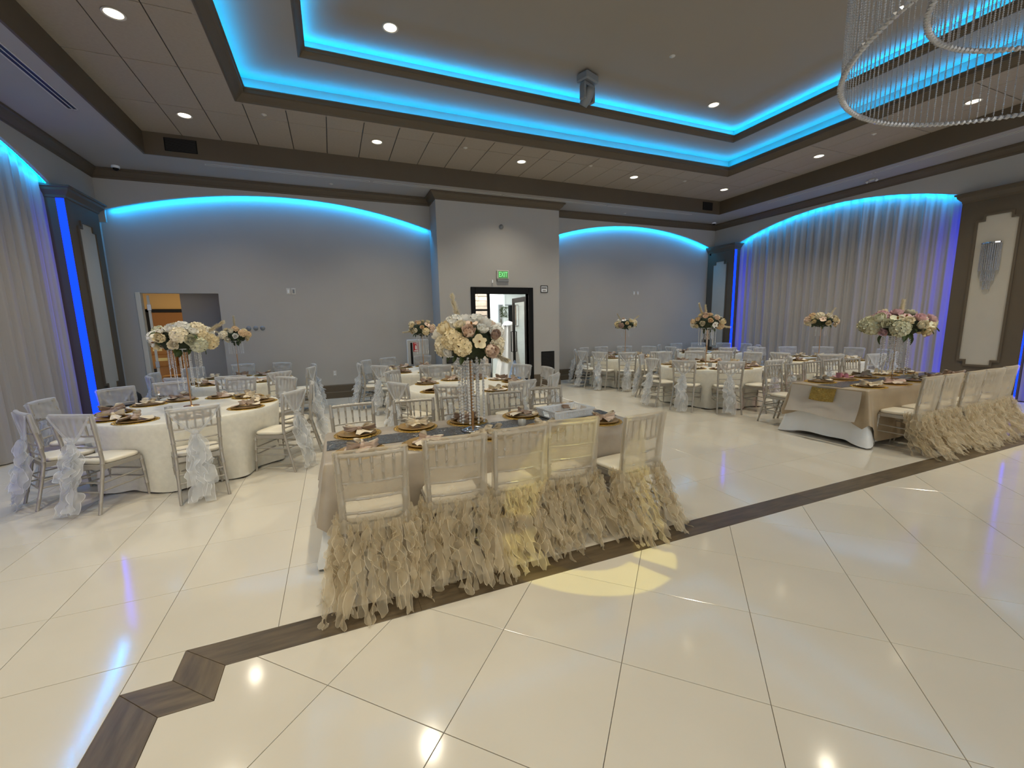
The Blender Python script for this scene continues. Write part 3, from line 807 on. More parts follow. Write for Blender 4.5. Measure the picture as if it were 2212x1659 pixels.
def text(body, size, parent, loc, m, name='lettering', rx=pi/2, rz=0, ext=0.0008, sx=1.0):
    cu = bpy.data.curves.new(name, 'FONT'); cu.body = body; cu.size = size; cu.extrude = ext; cu.align_x = 'CENTER'; cu.align_y = 'CENTER'
    o = bpy.data.objects.new(name, cu); C.objects.link(o)
    me = bpy.data.meshes.new_from_object(o.evaluated_get(bpy.context.evaluated_depsgraph_get())); bpy.data.objects.remove(o)
    me.materials.clear(); me.materials.append(M[m]); o = link(name, me, parent, loc); o.rotation_euler = (rx, 0, rz); o.scale = (sx, 1, 1); return o
text('FIRE', 0.042, t, (0, -0.005, 0.082), 'red_t')
# exit sign over the black door
t = thing('exit_sign', 'green lit EXIT sign on the wall over the black door', 'sign', (3.865, YP, 2.77))
MB().cbox(-0.155, 0.155, -0.055, -0.001, -0.10, 0.105, 0.012).obj('housing', 'offwhite', t)
MB().cbox(-0.125, 0.125, -0.058, -0.054, -0.085, 0.085, 0.002).obj('face', 'exit_face', t)
text('EXIT', 0.165, t, (0, -0.060, -0.002), 'exit_text', sx=0.66)
MB().cbox(-0.15, 0.15, -0.05, -0.004, -0.165, -0.105, 0.01).obj('battery_box', 'greypl', t)
t = thing('door_sensor', 'small white sensor on the wall left of the exit sign', 'sensor', (3.60, YP, 2.60))
MB().cbox(-0.018, 0.018, -0.03, -0.001, -0.06, 0.05, 0.006).obj('body', 'white_plastic', t)
MB().cbox(-0.014, 0.014, -0.036, -0.03, -0.05, -0.02, 0.003).obj('eye', 'greypl', t)
t = thing('wall_horn', 'small grey fire horn high on the bay above the exit sign', 'alarm', (3.86, YP, 3.87))
MB().lathe([(0.055, 0.001), (0.055, 0.02), (0.03, 0.03), (0.025, 0.06), (0.0, 0.065)], 18).xf(Matrix.Rotation(pi/2, 4, 'X')).obj('body', 'greypl', t)
t = thing('occupancy_plaque', 'small black-framed notice right of the black door', 'sign', (4.985, YP, 2.45))
f = MB(); rect = [(-0.10, -0.085), (0.10, -0.085), (0.10, 0.085), (-0.10, 0.085)]
f.cbox(-0.10, 0.10, -0.018, -0.001, -0.085, -0.070, 0.003); f.cbox(-0.10, 0.10, -0.018, -0.001, 0.070, 0.085, 0.003); f.cbox(-0.10, -0.085, -0.018, -0.001, -0.085, 0.085, 0.003); f.cbox(0.085, 0.10, -0.018, -0.001, -0.085, 0.085, 0.003)
f.obj('frame', 'black', t)
MB().box(-0.088, 0.088, -0.010, -0.001, -0.073, 0.073).obj('sheet', 'white_plastic', t)
MB().box(-0.07, 0.07, -0.0115, -0.0105, 0.005, 0.05).box(-0.045, 0.045, -0.0115, -0.0105, -0.05, -0.028).obj('print', 'ink', t)
t = thing('return_grille', 'tall black return air grille in the bay wall right of the black door', 'air vent', (5.08, YP, 0.32))
f = MB().cbox(-0.19, 0.19, -0.012, -0.001, 0.0, 0.57, 0.004); f.obj('frame', 'black', t)
f = MB()
for k in range(26): f.box(-0.17, 0.17, -0.018, -0.012, 0.02+k*0.0205, 0.02+k*0.0205+0.009)
f.obj('louvre', 'dark', t)
t = thing('floor_box', 'small black junction box low on the bay wall left of the black door', 'box', (2.48, YP, 0.79))
MB().cbox(-0.07, 0.07, -0.05, -0.001, -0.07, 0.07, 0.006).obj('body', 'black', t)
MB().cbox(-0.055, 0.055, -0.056, -0.05, -0.055, 0.055, 0.003).obj('lid', 'dark', t)
cb = MB()
for zz, dz in ((1.15, -0.02), (0.98, 0.05), (0.90, 0.06)):
    cb.tube([(2.32+0.03*i, YP-0.012, zz+dz*sin(i*0.5)-0.012*i*0.2) for i in range(9)], 0.0045, 5)
tag(cb.obj('cable', 'greypl'), 'thin grey cables tacked to the bay wall behind the flowers', 'cable')

# ---- black door in the projecting bay
d2 = struct(link('door_2', None, None, ((DX0+DX1)/2, YP, 0)))
dw = (DX1-DX0)/2
fr = MB()
fr.cbox(-dw-0.105, -dw, -0.03, 0.165, 0, DZ+0.15, 0.006); fr.cbox(dw, dw+0.125, -0.03, 0.165, 0, DZ+0.15, 0.006); fr.cbox(-dw, dw, -0.03, 0.165, DZ, DZ+0.15, 0.006)
fr.obj('door_frame', 'black', d2)
sl = MB(); xs = -dw+0.36
sl.cbox(xs-0.03, xs+0.03, 0.05, 0.11, 0, DZ, 0.004); sl.cbox(-dw, xs, 0.05, 0.11, DZ-0.40, DZ-0.36, 0.004); sl.cbox(-dw, xs, 0.05, 0.11, 0, 0.20, 0.004); sl.cbox(-dw, xs, 0.05, 0.11, 1.0, 1.035, 0.004)
sl.obj('sidelight_frame', 'black', d2)
MB().box(-dw, xs-0.03, 0.078, 0.084, 0.2, DZ).obj('pane', 'glass', d2)
leaf = link('door_leaf', None, d2, (dw-0.02, 0.10, 0), radians(-91))
lw = 0.92
lf = MB(); lf.cbox(-lw, -lw+0.11, 0, 0.045, 0.01, DZ-0.05, 0.004); lf.cbox(-0.11, 0, 0, 0.045, 0.01, DZ-0.05, 0.004); lf.cbox(-lw+0.11, -0.11, 0, 0.045, 0.01, 0.25, 0.004); lf.cbox(-lw+0.11, -0.11, 0, 0.045, DZ-0.17, DZ-0.05, 0.004)
lf.obj('stile', 'black', leaf)
MB().box(-lw+0.11, -0.11, 0.018, 0.026, 0.25, DZ-0.17).obj('pane', 'glass', leaf)
ph = MB().tube([(-lw+0.05, 0.05, 0.85), (-lw+0.05, 0.10, 0.85), (-lw+0.05, 0.10, 1.4), (-lw+0.05, 0.05, 1.4)], 0.014, 8); ph.tube([(-lw+0.05, -0.005, 0.85), (-lw+0.05, -0.06, 0.85), (-lw+0.05, -0.06, 1.4), (-lw+0.05, -0.005, 1.4)], 0.014, 8)
ph.obj('pull_handle', 'black', leaf)
# porch beyond it
pz = MB()
pz.box(2.5, 6.2, 12.95, 13.0, 0, 2.9); pz.box(6.2, 6.25, YB+0.12, 13, 0, 2.9); pz.box(2.45, 6.2, YB+0.122, 13, 2.85, 2.9); pz.box(4.32, 4.39, 12.06, 13, 0, 2.9); pz.box(5.23, 5.29, 12.90, 12.95, 0, 2.9); pz.box(2.40, 2.46, YB+0.12, 12.06, 0, 2.9)
pz.box(PBX0+0.13, PBX1-0.13, YP+0.17, YB+0.2, 2.85, 2.9)
wp = struct(pz.obj('wall_porch', 'porch'))
sw = struct(MB().box(2.40, 4.39, 12.0, 12.06, 0, 2.9).obj('wall_stone', 'stone'))
rng = random.Random(5); z = 0.0
while z < 2.8:
    h = rng.uniform(0.10, 0.2); y = 2.45
    while y < 4.33:
        w = rng.uniform(0.25, 0.6); t_ = rng.uniform(0.02, 0.05)
        MB().cbox(y+0.004, min(y+w, 4.39)-0.004, 12.0-t_, 12.0, z+0.004, min(z+h, 2.84)-0.004, 0.008).obj('stone', 'stone', sw)
        y += w
    z += h
struct(MB().box(PBX0+0.13, PBX1-0.13, YP+0.1, 13.0, -0.004, 0.001).obj('floor_porch', 'tile'))
t = thing('wall_mirror', 'tilted mirror on the white porch wall behind the black door', 'mirror', (5.42, 12.94, 1.88))
MB().cbox(-0.36, 0.36, -0.03, 0.0, -0.36, 0.36, 0.008).obj('frame', 'greypl', t)
MB().box(-0.33, 0.33, -0.036, -0.031, -0.33, 0.33).obj('glass', 'mirror', t)
MB().cbox(0.0, 0.26, -0.09, -0.04, -0.32, 0.33, 0.01).obj('dark_banner', 'black', t)
bush = MB(); rng = random.Random(9)
for k in range(150):
    x, y, z_ = rng.uniform(-0.28, -0.06), rng.uniform(-0.09, -0.05), rng.uniform(-0.05, 0.27)
    a = rng.uniform(0, 6.28); s = rng.uniform(0.015, 0.032)
    bush.add([(x, y, z_), (x+s*cos(a), y-0.01, z_+s*sin(a)), (x+1.6*s*cos(a+0.4), y-0.02, z_+1.6*s*sin(a+0.4)), (x+s*cos(a+0.9), y, z_+s*sin(a+0.9))], [(0, 1, 2, 3)])
stuff(bush.obj('foliage', 'leaf', t))
t = thing('draped_stand', 'tall bundle of white fabric draped on a stand in the porch', 'stand', (4.72, 11.3, 0))
gw = MB().grid(lambda u, v: ((0.16+0.26*(1-v)**1.4+0.03*sin(u*2*pi*9))*cos(2*pi*u), (0.16+0.2*(1-v)**1.4+0.03*sin(u*2*pi*9+1))*sin(2*pi*u), 0.02+1.55*v-0.04*sin(2*pi*u*2)), 60, 10, closed=True)
gw.lathe([(0.17, 1.57), (0.12, 1.66), (0.0, 1.70)], 20); gw.obj('drape', 'gown', t)
MB().tube([(0, 0, 0.0), (0, 0, 1.75)], 0.015, 8).obj('pole', 'chrome', t)
t = thing('easel_sign', 'pale upright board standing in the porch doorway', 'board', (4.52, 11.75, 0), radians(10))
MB().cbox(-0.16, 0.16, -0.02, 0.02, 0.9, 1.65, 0.005).obj('board', 'offwhite', t)
MB().tube([(0.17, 0.02, 0), (0.17, 0.0, 1.75)], 0.014, 8).tube([(-0.17, 0.02, 0), (-0.15, 0.0, 1.0)], 0.012, 8).obj('stand_leg', 'stem', t)
t = thing('fabric_bundle', 'pale blue crumpled fabric on the floor at the foot of the black door', 'cloth', (4.33, 9.98, 0))
MB().grid(lambda u, v: ((0.17*(1-v**2)+0.02*sin(9*u*2*pi))*cos(2*pi*u), (0.15*(1-v**2)+0.02*sin(7*u*2*pi))*sin(2*pi*u), 0.64*v+0.03*sin(u*2*pi*5)*v), 40, 8, closed=True).obj('bundle', 'blue_cloth', t)

# ---- store room doorway in the left recess
d1 = struct(link('door_1', None, None, (DL0, YB, 0)))
w1 = DL1-DL0
jm = MB(); jm.cbox(-0.02, 0.055, -0.018, 0.13, 0, DLZ+0.015, 0.004)
jm.obj('door_frame', 'door_white', d1)
hl = MB()
lf = link('door_leaf', None, d1, (0.10, 0.14, 0), radians(107.5))
MB().cbox(0.0, 0.88, -0.045, 0.0, 0.01, DLZ-0.03, 0.004).obj('leaf_panel', 'door_white', lf)
for zz in (0.35, 0.95, 1.52, 2.08): MB().cbox(-0.012, 0.03, -0.055, 0.012, zz-0.06, zz+0.06, 0.004).obj('hinge', 'steel', lf)
ni = MB()
ni.box(-2.957, DL1+1.2, 11.05, 11.12, 0, 2.95); ni.box(DL1+1.1, DL1+1.2, YB+0.12, 11.1, 0, 2.95)
wn = struct(ni.obj('wall_passage', 'wall'))
so = MB(); so.box(-5.2, 0.2, 13.4, 13.45, 0, 2.95); so.box(-5.25, -5.2, YB+0.12, 13.4, 0, 2.95); so.box(-2.957, -2.897, 11.12, 13.4, 0, 2.95); so.box(-5.25, 0.2, YB+0.12, 13.45, 2.9, 2.95)
struct(so.obj('wall_store_room', 'store'))
t = thing('notice_board', 'big brown board in a black frame on the store room wall', 'board', (-3.42, 13.39, 0.37))
MB().cbox(-0.85, 0.95, -0.02, 0.0, 0.0, 1.72, 0.004).obj('board', 'board', t)
f = MB().cbox(-0.92, -0.84, -0.045, 0.0, -0.02, 1.80, 0.006).cbox(0.9, 0.98, -0.045, 0.0, -0.02, 1.80, 0.006).cbox(-0.92, 0.98, -0.045, 0.0, 1.72, 1.80, 0.006); f.obj('frame', 'black', t)
t = thing('passage_picture', 'small black-framed picture on the grey passage wall behind the flowers', 'picture', (-2.74, 11.05, 1.645))
MB().cbox(-0.10, 0.10, -0.02, -0.001, -0.14, 0.14, 0.004).obj('frame', 'black', t)
MB().box(-0.075, 0.075, -0.023, -0.02, -0.115, 0.115).obj('picture', 'offwhite', t)
def table_simple(x, y, w, d, h, lab):
    t = thing('store_table', lab, 'table', (x, y, 0))
    MB().cbox(-w/2, w/2, -d/2, d/2, h-0.03, h, 0.005).obj('tabletop', 'board', t)
    for sx in (-1, 1):
        for sy in (-1, 1): MB().tube([(sx*(w/2-0.05), sy*(d/2-0.05), 0), (sx*(w/2-0.05), sy*(d/2-0.05), h-0.03)], 0.02, 8).obj('leg', 'steel', t)
table_simple(-3.75, 12.15, 1.1, 0.6, 0.80, 'brown work table inside the store room')
def carton(x, y, z, w, d, h, rz, lab):
    t = thing('cardboard_box', lab, 'box', (x, y, z), radians(rz), 'cartons in the store room')
    MB().cbox(-w/2, w/2, -d/2, d/2, 0, h, 0.004).obj('carton', 'carton', t)
    MB().box(-w/2-0.001, w/2+0.001, -0.03, 0.03, h, h+0.001).obj('tape', 'tape', t)
    MB().box(-0.09, 0.09, -d/2-0.002, -d/2-0.0005, h*0.5, h*0.75).obj('sticker', 'tape', t)
carton(-3.68, 12.1, 0.801, 0.52, 0.42, 0.27, 4, 'brown carton lying on the store room table')
carton(-3.74, 12.1, 1.073, 0.34, 0.30, 0.18, -6, 'small carton on top of another on the store room table')
carton(-3.40, 11.6, 0.0, 0.40, 0.40, 0.62, 8, 'brown carton on the floor in front of the store room table')
carton(-3.30, 12.75, 0.0, 0.5, 0.45, 0.9, 0, 'tall carton on the floor behind the store room table')
# black speaker case on the floor beside the left pilaster
t = thing('floor_speaker', 'black round-shouldered speaker on the floor beside the left pilaster', 'speaker', (-3.17, 8.62, 0), radians(25))
b = MB().lathe([(0.0, 0.0), (0.15, 0.0), (0.16, 0.03), (0.16, 0.48), (0.145, 0.58), (0.10, 0.63), (0.0, 0.64)], 20, sx=1.0, sy=0.85); b.obj('cabinet', 'black_soft', t)
b = MB().grid(lambda u, v: (0.13*cos(pi*(0.15+0.7*u))*1.15, -0.145*sin(pi*(0.15+0.7*u)), 0.08+0.42*v), 12, 6); b.obj('grille', 'dark', t)

# ---- crystal sconce on the right pilaster
t = thing('crystal_sconce', 'crystal bead wall sconce on the pale pilaster panel', 'wall light', (XR-0.126, 3.93, 2.86))
MB().cbox(-0.012, -0.001, -0.05, 0.05, -0.30, -0.02, 0.004).obj('back_plate', 'chrome', t)
b = MB(); n = 18
b.add([(-0.001, -0.14, 0), (-0.001, 0.14, 0)]+[(-0.005-0.13*sin(pi*k/n), -0.14*cos(pi*k/n), 0) for k in range(n+1)], [tuple(range(2, n+3))])
for k in range(n):
    a0, a1 = pi*k/n, pi*(k+1)/n
    b.add([(-0.005-0.13*sin(a0), -0.14*cos(a0), 0.0), (-0.005-0.13*sin(a1), -0.14*cos(a1), 0.0), (-0.005-0.13*sin(a1), -0.14*cos(a1), 0.025), (-0.005-0.13*sin(a0), -0.14*cos(a0), 0.025)], [(0, 1, 2, 3)])
b.obj('top_band', 'chrome', t)
def bead_string(n, r, gap, m=4):
    s = MB()
    for k in range(n):
        z = -gap*(k+0.5); vs = [(0, 0, z+r*1.1)]+[(r*cos(2*pi*j/m), r*sin(2*pi*j/m), z) for j in range(m)]+[(0, 0, z-r*1.1)]
        s.add(vs, [(0, 1+j, 1+(j+1) % m) for j in range(m)]+[(m+1, 1+(j+1) % m, 1+j) for j in range(m)])
    return s
for row, (rr, ln) in enumerate(((1.0, 26), (0.66, 36), (0.36, 44))):
    me = bead_string(ln, 0.0085, 0.0185).mesh('crystal_strand', 'crystal_grey'); k_n = (15, 11, 7)[row]
    for k in range(k_n):
        a = pi*(k+0.5)/k_n; link('crystal_strand', me, t, (-0.012-0.118*rr*sin(a), -0.13*rr*cos(a), 0))

# ---- the chandelier
ch = thing('chandelier', 'huge two-tier crystal bead chandelier at the top right', 'chandelier', (CX, 0.755, 0))
RO, RI, ZO, ZI = 1.325, 0.945, 3.045, 3.335
TOPZ = 4.72
for (R_, z_) in ((RO, TOPZ), (RI, TOPZ+0.1)):
    b = MB().torus(R_, 0.016, 90, 6, (0, 0, z_+0.02))
    for k in range(4):
        a = pi/4+pi/2*k; b.tube([(R_*cos(a), R_*sin(a), z_+0.02), (0.12*cos(a), 0.12*sin(a), z_+0.25)], 0.008, 6)
    b.obj('ring_frame', 'chrome', ch)
b = MB().lathe([(0.0, TOPZ+0.2), (0.2, TOPZ+0.2), (0.22, TOPZ+0.23), (0.22, TOPZ+0.27), (0.04, TOPZ+0.29), (0.03, ZTOP-0.05), (0.16, ZTOP-0.03), (0.16, ZTOP-0.001)], 28); b.obj('canopy', 'chrome', ch)
for (R_, z_, n, zt) in ((RO, ZO, 172, TOPZ), (RI, ZI, 120, TOPZ+0.1)):
    ln = zt-z_-0.02; g = 0.0135
    me = bead_string(int(ln/g), 0.0064, g, 4).tube([(0, 0, 0), (0, 0, -ln)], 0.0028, 4).mesh('crystal_strand', 'crystal_grey')
    for k in range(n):
        a = 2*pi*k/n; o = link('crystal_strand', me, ch, (R_*cos(a), R_*sin(a), zt)); o.rotation_euler = (0, 0, a*7.3)
    rim = MB(); nb = int(2*pi*R_/0.037)
    for k in range(nb):
        a = 2*pi*k/nb; m = bmesh.new(); bmesh.ops.create_icosphere(m, subdivisions=1, radius=0.0205)
        m.verts.index_update(); q = MB().add([tuple(v.co) for v in m.verts], [[v.index for v in f.verts] for f in m.faces]); m.free()
        rim.join(q, Matrix.Translation((R_*cos(a), R_*sin(a), z_)) @ Matrix.Rotation(a*3, 4, 'Z') @ Matrix.Diagonal((1, 1, 0.9, 1)))
    stuff(rim.obj('bead_rim', 'crystal_grey', ch))
# ------------------------------------------------------------------ ballroom chairs
def knot_tube(mb, a, b, r, knots, n=8, r2=None):
    """bamboo-style turned rod: little rings at the given fractions"""
    r2 = r2 or r; pts, rad = [], []
    A, B = Vector(a), Vector(b)
    st = sorted(set([0.0, 1.0]+[max(0, min(1, k+d)) for k in knots for d in (-0.02, -0.008, 0.008, 0.02)]))
    for t in st:
        pts.append(A.lerp(B, t)); near = any(abs(t-k) < 0.012 for k in knots)
        rad.append((r+(r2-r)*t)*(1.28 if near else 1.0))
    return mb.tube(pts, rad, n)
def post_mb(s):
    m = MB(); p = [(s*0.190, -0.300, 0.0), (s*0.183, -0.245, 0.22), (s*0.178, -0.205, 0.40), (s*0.178, -0.196, 0.48), (s*0.184, -0.212, 0.66), (s*0.190, -0.240, 0.885)]
    P, Rr = [], []
    for i in range(len(p)-1):
        a, b = Vector(p[i]), Vector(p[i+1])
        for t in (0.0, 0.44, 0.48, 0.52, 0.56): P.append(a.lerp(b, t)); Rr.append((0.0135+0.003*(i/4))*(1.22 if t in (0.48, 0.52) else 1.0))
    P.append(Vector(p[-1])); Rr.append(0.0145)
    P.append(Vector(p[-1])+Vector((0, -0.001, 0.008))); Rr.append(0.010)
    return m.tube(P, Rr, 8)
def leg_mb(s): return knot_tube(MB(), (s*0.192, 0.172, 0), (s*0.182, 0.150, 0.41), 0.0115, (0.3, 0.62, 0.9), 8, 0.0145)
def back_y(z):
    p = [(0.48, -0.196), (0.66, -0.212), (0.885, -0.240)]
    for (z0, y0), (z1, y1) in zip(p, p[1:]):
        if z <= z1: return y0+(y1-y0)*(z-z0)/(z1-z0)
    return p[-1][1]
def half_w(z): return 0.178+(0.190-0.178)*(z-0.48)/(0.885-0.48)
def rail_mb(z, r, bow=0.022, knots=5):
    m = MB(); w = half_w(z); P, Rr = [], []
    for i in range(25):
        t = i/24*2-1; P.append((w*t, back_y(z)-bow*(1-t*t), z)); Rr.append(r*(1.3 if i % 4 == 2 else 1.0))
    return m.tube(P, Rr, 7)
def seat_frame_mb():
    m = MB(); fw, bw, y0, y1 = 0.197, 0.180, -0.205, 0.168
    out = []
    for k in range(6): a = -pi/2+0.3*k/5-0; out = out
    c = 0.04
    pts = [(-bw, y0), (bw, y0), (fw, y1-c), (fw-0.012, y1-0.012), (fw-c, y1), (-fw+c, y1), (-fw+0.012, y1-0.012), (-fw, y1-c)]
    m.prism(pts, 'z', 0.385, 0.425)
    return m
def cushion_mb():
    fw, bw, y0, y1 = 0.195, 0.172, -0.180, 0.170
    def fn(u, v):
        a = 2*pi*u; q = abs(cos(a))**0.42*(1 if cos(a) > 0 else -1); w = abs(sin(a))**0.42*(1 if sin(a) > 0 else -1)
        prof = [(0.0, 0.0), (0.97, 0.0), (1.0, 0.008), (1.0, 0.024), (0.96, 0.033), (0.8, 0.038), (0.4, 0.042), (0.0, 0.043)]
        r_, z = prof[round(v*7)]
        y = (y0+y1)/2+w*r_*(y1-y0)/2; k = bw+(fw-bw)*(y-y0)/(y1-y0)
        return (q*r_*k, y, 0.426+z)
    return MB().grid(fn, 36, 7, closed=True)
def stretch_mb(side):
    m = MB()
    if side in ('l', 'r'):
        s = -1 if side == 'l' else 1
        for zf, zb in ((0.20, 0.20), (0.28, 0.27)):
            yb = -0.30+(0.055*zb/0.22)
            m.tube([(s*0.187, 0.172-0.022*zf/0.41, zf), (s*0.185, yb, zb)], 0.0075, 6)
    elif side == 'f':
        for z in (0.20, 0.28): m.tube([(-0.187, 0.172-0.022*z/0.41, z), (0.187, 0.172-0.022*z/0.41, z)], 0.0075, 6)
    else:
        for z in (0.19, 0.27): m.tube([(-0.184, -0.30+0.055*z/0.22, z), (0.184, -0.30+0.055*z/0.22, z)], 0.0075, 6)
    return m
chair_parts = [('seat_frame', seat_frame_mb(), 'silver'), ('seat_cushion', cushion_mb(), 'pad')]
for s in (-1, 1): chair_parts += [('leg', leg_mb(s), 'silver'), ('back_post', post_mb(s), 'silver')]
chair_parts.append(('top_rail', rail_mb(0.872, 0.0135), 'silver'))
for z in (0.700, 0.595, 0.505): chair_parts.append(('back_rail', rail_mb(z, 0.0078), 'silver'))
for k in range(5):
    t = (k+1)/6*2-1; z0, z1 = 0.700, 0.872
    a = (half_w(z0)*t, back_y(z0)-0.022*(1-t*t), z0); b = (half_w(z1)*t, back_y(z1)-0.022*(1-t*t), z1)
    chair_parts.append(('spindle', knot_tube(MB(), a, b, 0.0062, (0.3, 0.72), 7, 0.0098), 'silver'))
for sd in 'lrfb': chair_parts.append(('stretcher', stretch_mb(sd), 'silver'))
CH_ME = [(n, m.mesh(n, mt)) for n, m, mt in chair_parts]
far = MB()
for n, m, mt in chair_parts:
    if n != 'seat_cushion': far.join(m)
CH_FAR = [('frame', far.mesh('frame', 'silver')), [x for x in CH_ME if x[0] == 'seat_cushion'][0]]
def chair(x, y, rz, label, full=True, group=None):
    t = thing('ballroom_chair', label, 'chair', (x, y, 0.0), rz, group)
    for n, me in (CH_ME if full else CH_FAR): link(n, me, t)
    return t

# ---- white organza back drapes: cap over the back, gathered behind by a knot, ruffled tail to the floor
def cap_mb(seed, zlow):
    r = random.Random(seed); ph = [r.uniform(0, 6.28) for _ in range(4)]; m = MB()
    def wr(x, z): return 0.005*sin(38*x+16*z+ph[0])+0.004*sin(60*z-20*x+ph[1])
    zt = 0.893
    def front(u, v):
        z = zlow+(zt-zlow)*v+0.02*(1-v)*sin(3*u+ph[2]); w = half_w(z)+0.017; x = (2*u-1)*w; t = 2*u-1
        return (x, back_y(z)-0.022*(1-t*t)+0.018+wr(x, z)*0.8, z+0.004*(1-t*t)*v)
    m.grid(front, 16, 10)
    # top fold
    def top(u, v):
        t = 2*u-1; w = half_w(zt)+0.017; a = pi*v
        return (w*t, back_y(zt)-0.022*(1-t*t)+0.018*cos(a), zt+0.012*sin(a)+0.004*(1-t*t))
    m.grid(top, 16, 5)
    # side folds
    for s in (-1, 1):
        def side(u, v):
            z = zlow+0.03+(zt-zlow-0.03)*v; a = pi*u
            return (s*(half_w(z)+0.017+0.006*sin(a)), back_y(z)+0.018*cos(a), z)
        m.grid(side, 4, 8)
    # back sheet gathered to the knot, radiating pleats
    kz, kx = 0.655, r.uniform(-0.02, 0.02)
    def back(u, v):
        t = 2*u-1; w0 = half_w(zt)+0.018; k = v
        w = w0*(1-k)**0.85+0.022*k; z = zt-(zt-kz)*k-0.05*(abs(t)**2.0)*sin(pi*k)*0.4
        y = back_y(z)-0.022*(1-t*t)*(1-k)-0.020-0.018*k+0.007*sin(11*t+ph[3])*sin(pi*min(k*1.15, 1))
        return (w*t+kx*k, y, z)
    m.grid(back, 26, 10)
    # rolled edges that run from the corners to the knot
    for s in (-1, 1):
        P, Rr = [], []
        for i in range(9):
            k = i/8; z = zt-0.01-(zt-0.01-kz)*k
            P.append((s*((half_w(zt)+0.012)*(1-k)**0.85+0.016*k)+kx*k, back_y(z)-0.026-0.02*k+0.0, z)); Rr.append(0.007+0.006*k)
        m.tube(P, Rr, 6)
    return m, kx, kz
def ruffle(mb, x0, y0, z0, L, w, rng, spread=0.0, curl=1.0, n=44, back=0.05, lift=0.012, wave=0.065, pinch=0.5):
    """one hanging ruffled strip: a ribbon that turns as it falls, long edges rippled like lettuce and closed by a thin rolled hem"""
    f1 = rng.uniform(0.7, 1.5); f2 = L/wave*rng.uniform(0.8, 1.2); p = [rng.uniform(0, 6.28) for _ in range(6)]
    S = (-1.0, -0.90, -0.5, 0.0, 0.5, 0.90, 1.0); n = max(12, int(n*L/0.45))
    vs = []
    for j in range(n+1):
        t = j/n
        th = 1.15*curl*sin(2*pi*f1*t+p[0])+0.5*curl*sin(2*pi*f1*2.3*t+p[4])
        cx = x0+spread*t**1.4+0.014*curl*sin(2*pi*f1*0.8*t+p[1]); cy_ = y0-back*t**1.7-0.010*curl*sin(2*pi*f1*1.1*t+p[2])
        ww = w*(pinch+(1-pinch)*min(1, t*4))*(1+0.16*sin(2*pi*f1*1.7*t+p[3]))*(1-0.35*max(0, t-0.8)/0.2)
        ct, st_ = cos(th), sin(th)
        for s_ in S:
            rip = lift*curl*(abs(s_)**1.6)*sin(2*pi*f2*t+p[5]+1.5*s_)*min(1, t*5)
            z = z0-L*t+0.010*s_*s_*sin(2*pi*f2*t+p[2])*min(1, t*5)
            vs.append((cx+ww*s_*ct-rip*st_, cy_+ww*s_*st_*0.85-rip*ct*0.9, max(0.009+0.006*abs(rip)/max(lift, 1e-6), z)))
    k = len(S); fs = [(j*k+i, j*k+i+1, (j+1)*k+i+1, (j+1)*k+i) for j in range(n) for i in range(k-1)]
    mb.add(vs, [f for q, f in enumerate(fs) if q % (k-1) not in (0, k-2)], True, 0)
    mb.add(vs, [f for q, f in enumerate(fs) if q % (k-1) in (0, k-2)], True, 1)
    return mb
def tail_mb(seed, kx, kz):
    r = random.Random(seed*7+1); m = MB(); n = 5
    lean = r.uniform(-0.03, 0.03)
    for i in range(n):
        t = (i+0.5)/n*2-1
        ruffle(m, kx+0.026*t, back_y(kz)-0.050-0.012*(i % 2), kz-0.004, kz-0.02+r.uniform(-0.06, 0.01), 0.058, r, spread=0.070*t+lean, curl=0.7, back=0.13, lift=0.012, wave=0.13, pinch=0.25)
    for i in range(4):
        ruffle(m, kx+r.uniform(-0.03, 0.03), back_y(kz)-0.075, kz-0.01, r.uniform(0.26, 0.5), 0.058, r, spread=r.uniform(-0.08, 0.08), curl=0.9, back=0.10, lift=0.013, wave=0.12, pinch=0.25)
    return m
def knot_mb(kx, kz):
    def fn(u, v):
        a, b = 2*pi*u, pi*v; q = 1+0.12*sin(5*a)
        return (kx+0.030*sin(b)*cos(a)*q, back_y(kz)-0.048+0.020*sin(b)*sin(a)*q, kz+0.026*cos(b))
    return MB().grid(fn, 16, 8, closed=True)
DRAPE = []
for sd in range(4):
    cm, kx, kz = cap_mb(sd+11, (0.66, 0.72, 0.63, 0.69)[sd])
    DRAPE.append([('cap', cm.mesh('cap', 'org_white')), ('ruffle_tail', tail_mb(sd+3, kx, kz).mesh('ruffle_tail', 'org_tail', 'org_hem')), ('knot', knot_mb(kx, kz).mesh('knot', 'org_tail'))])
def drape(x, y, rz, label, v, group=None):
    t = thing('chair_drape', label, 'chair drape', (x, y, 0.0), rz, group)
    for n, me in DRAPE[v % 4]: link(n, me, t)
    return t

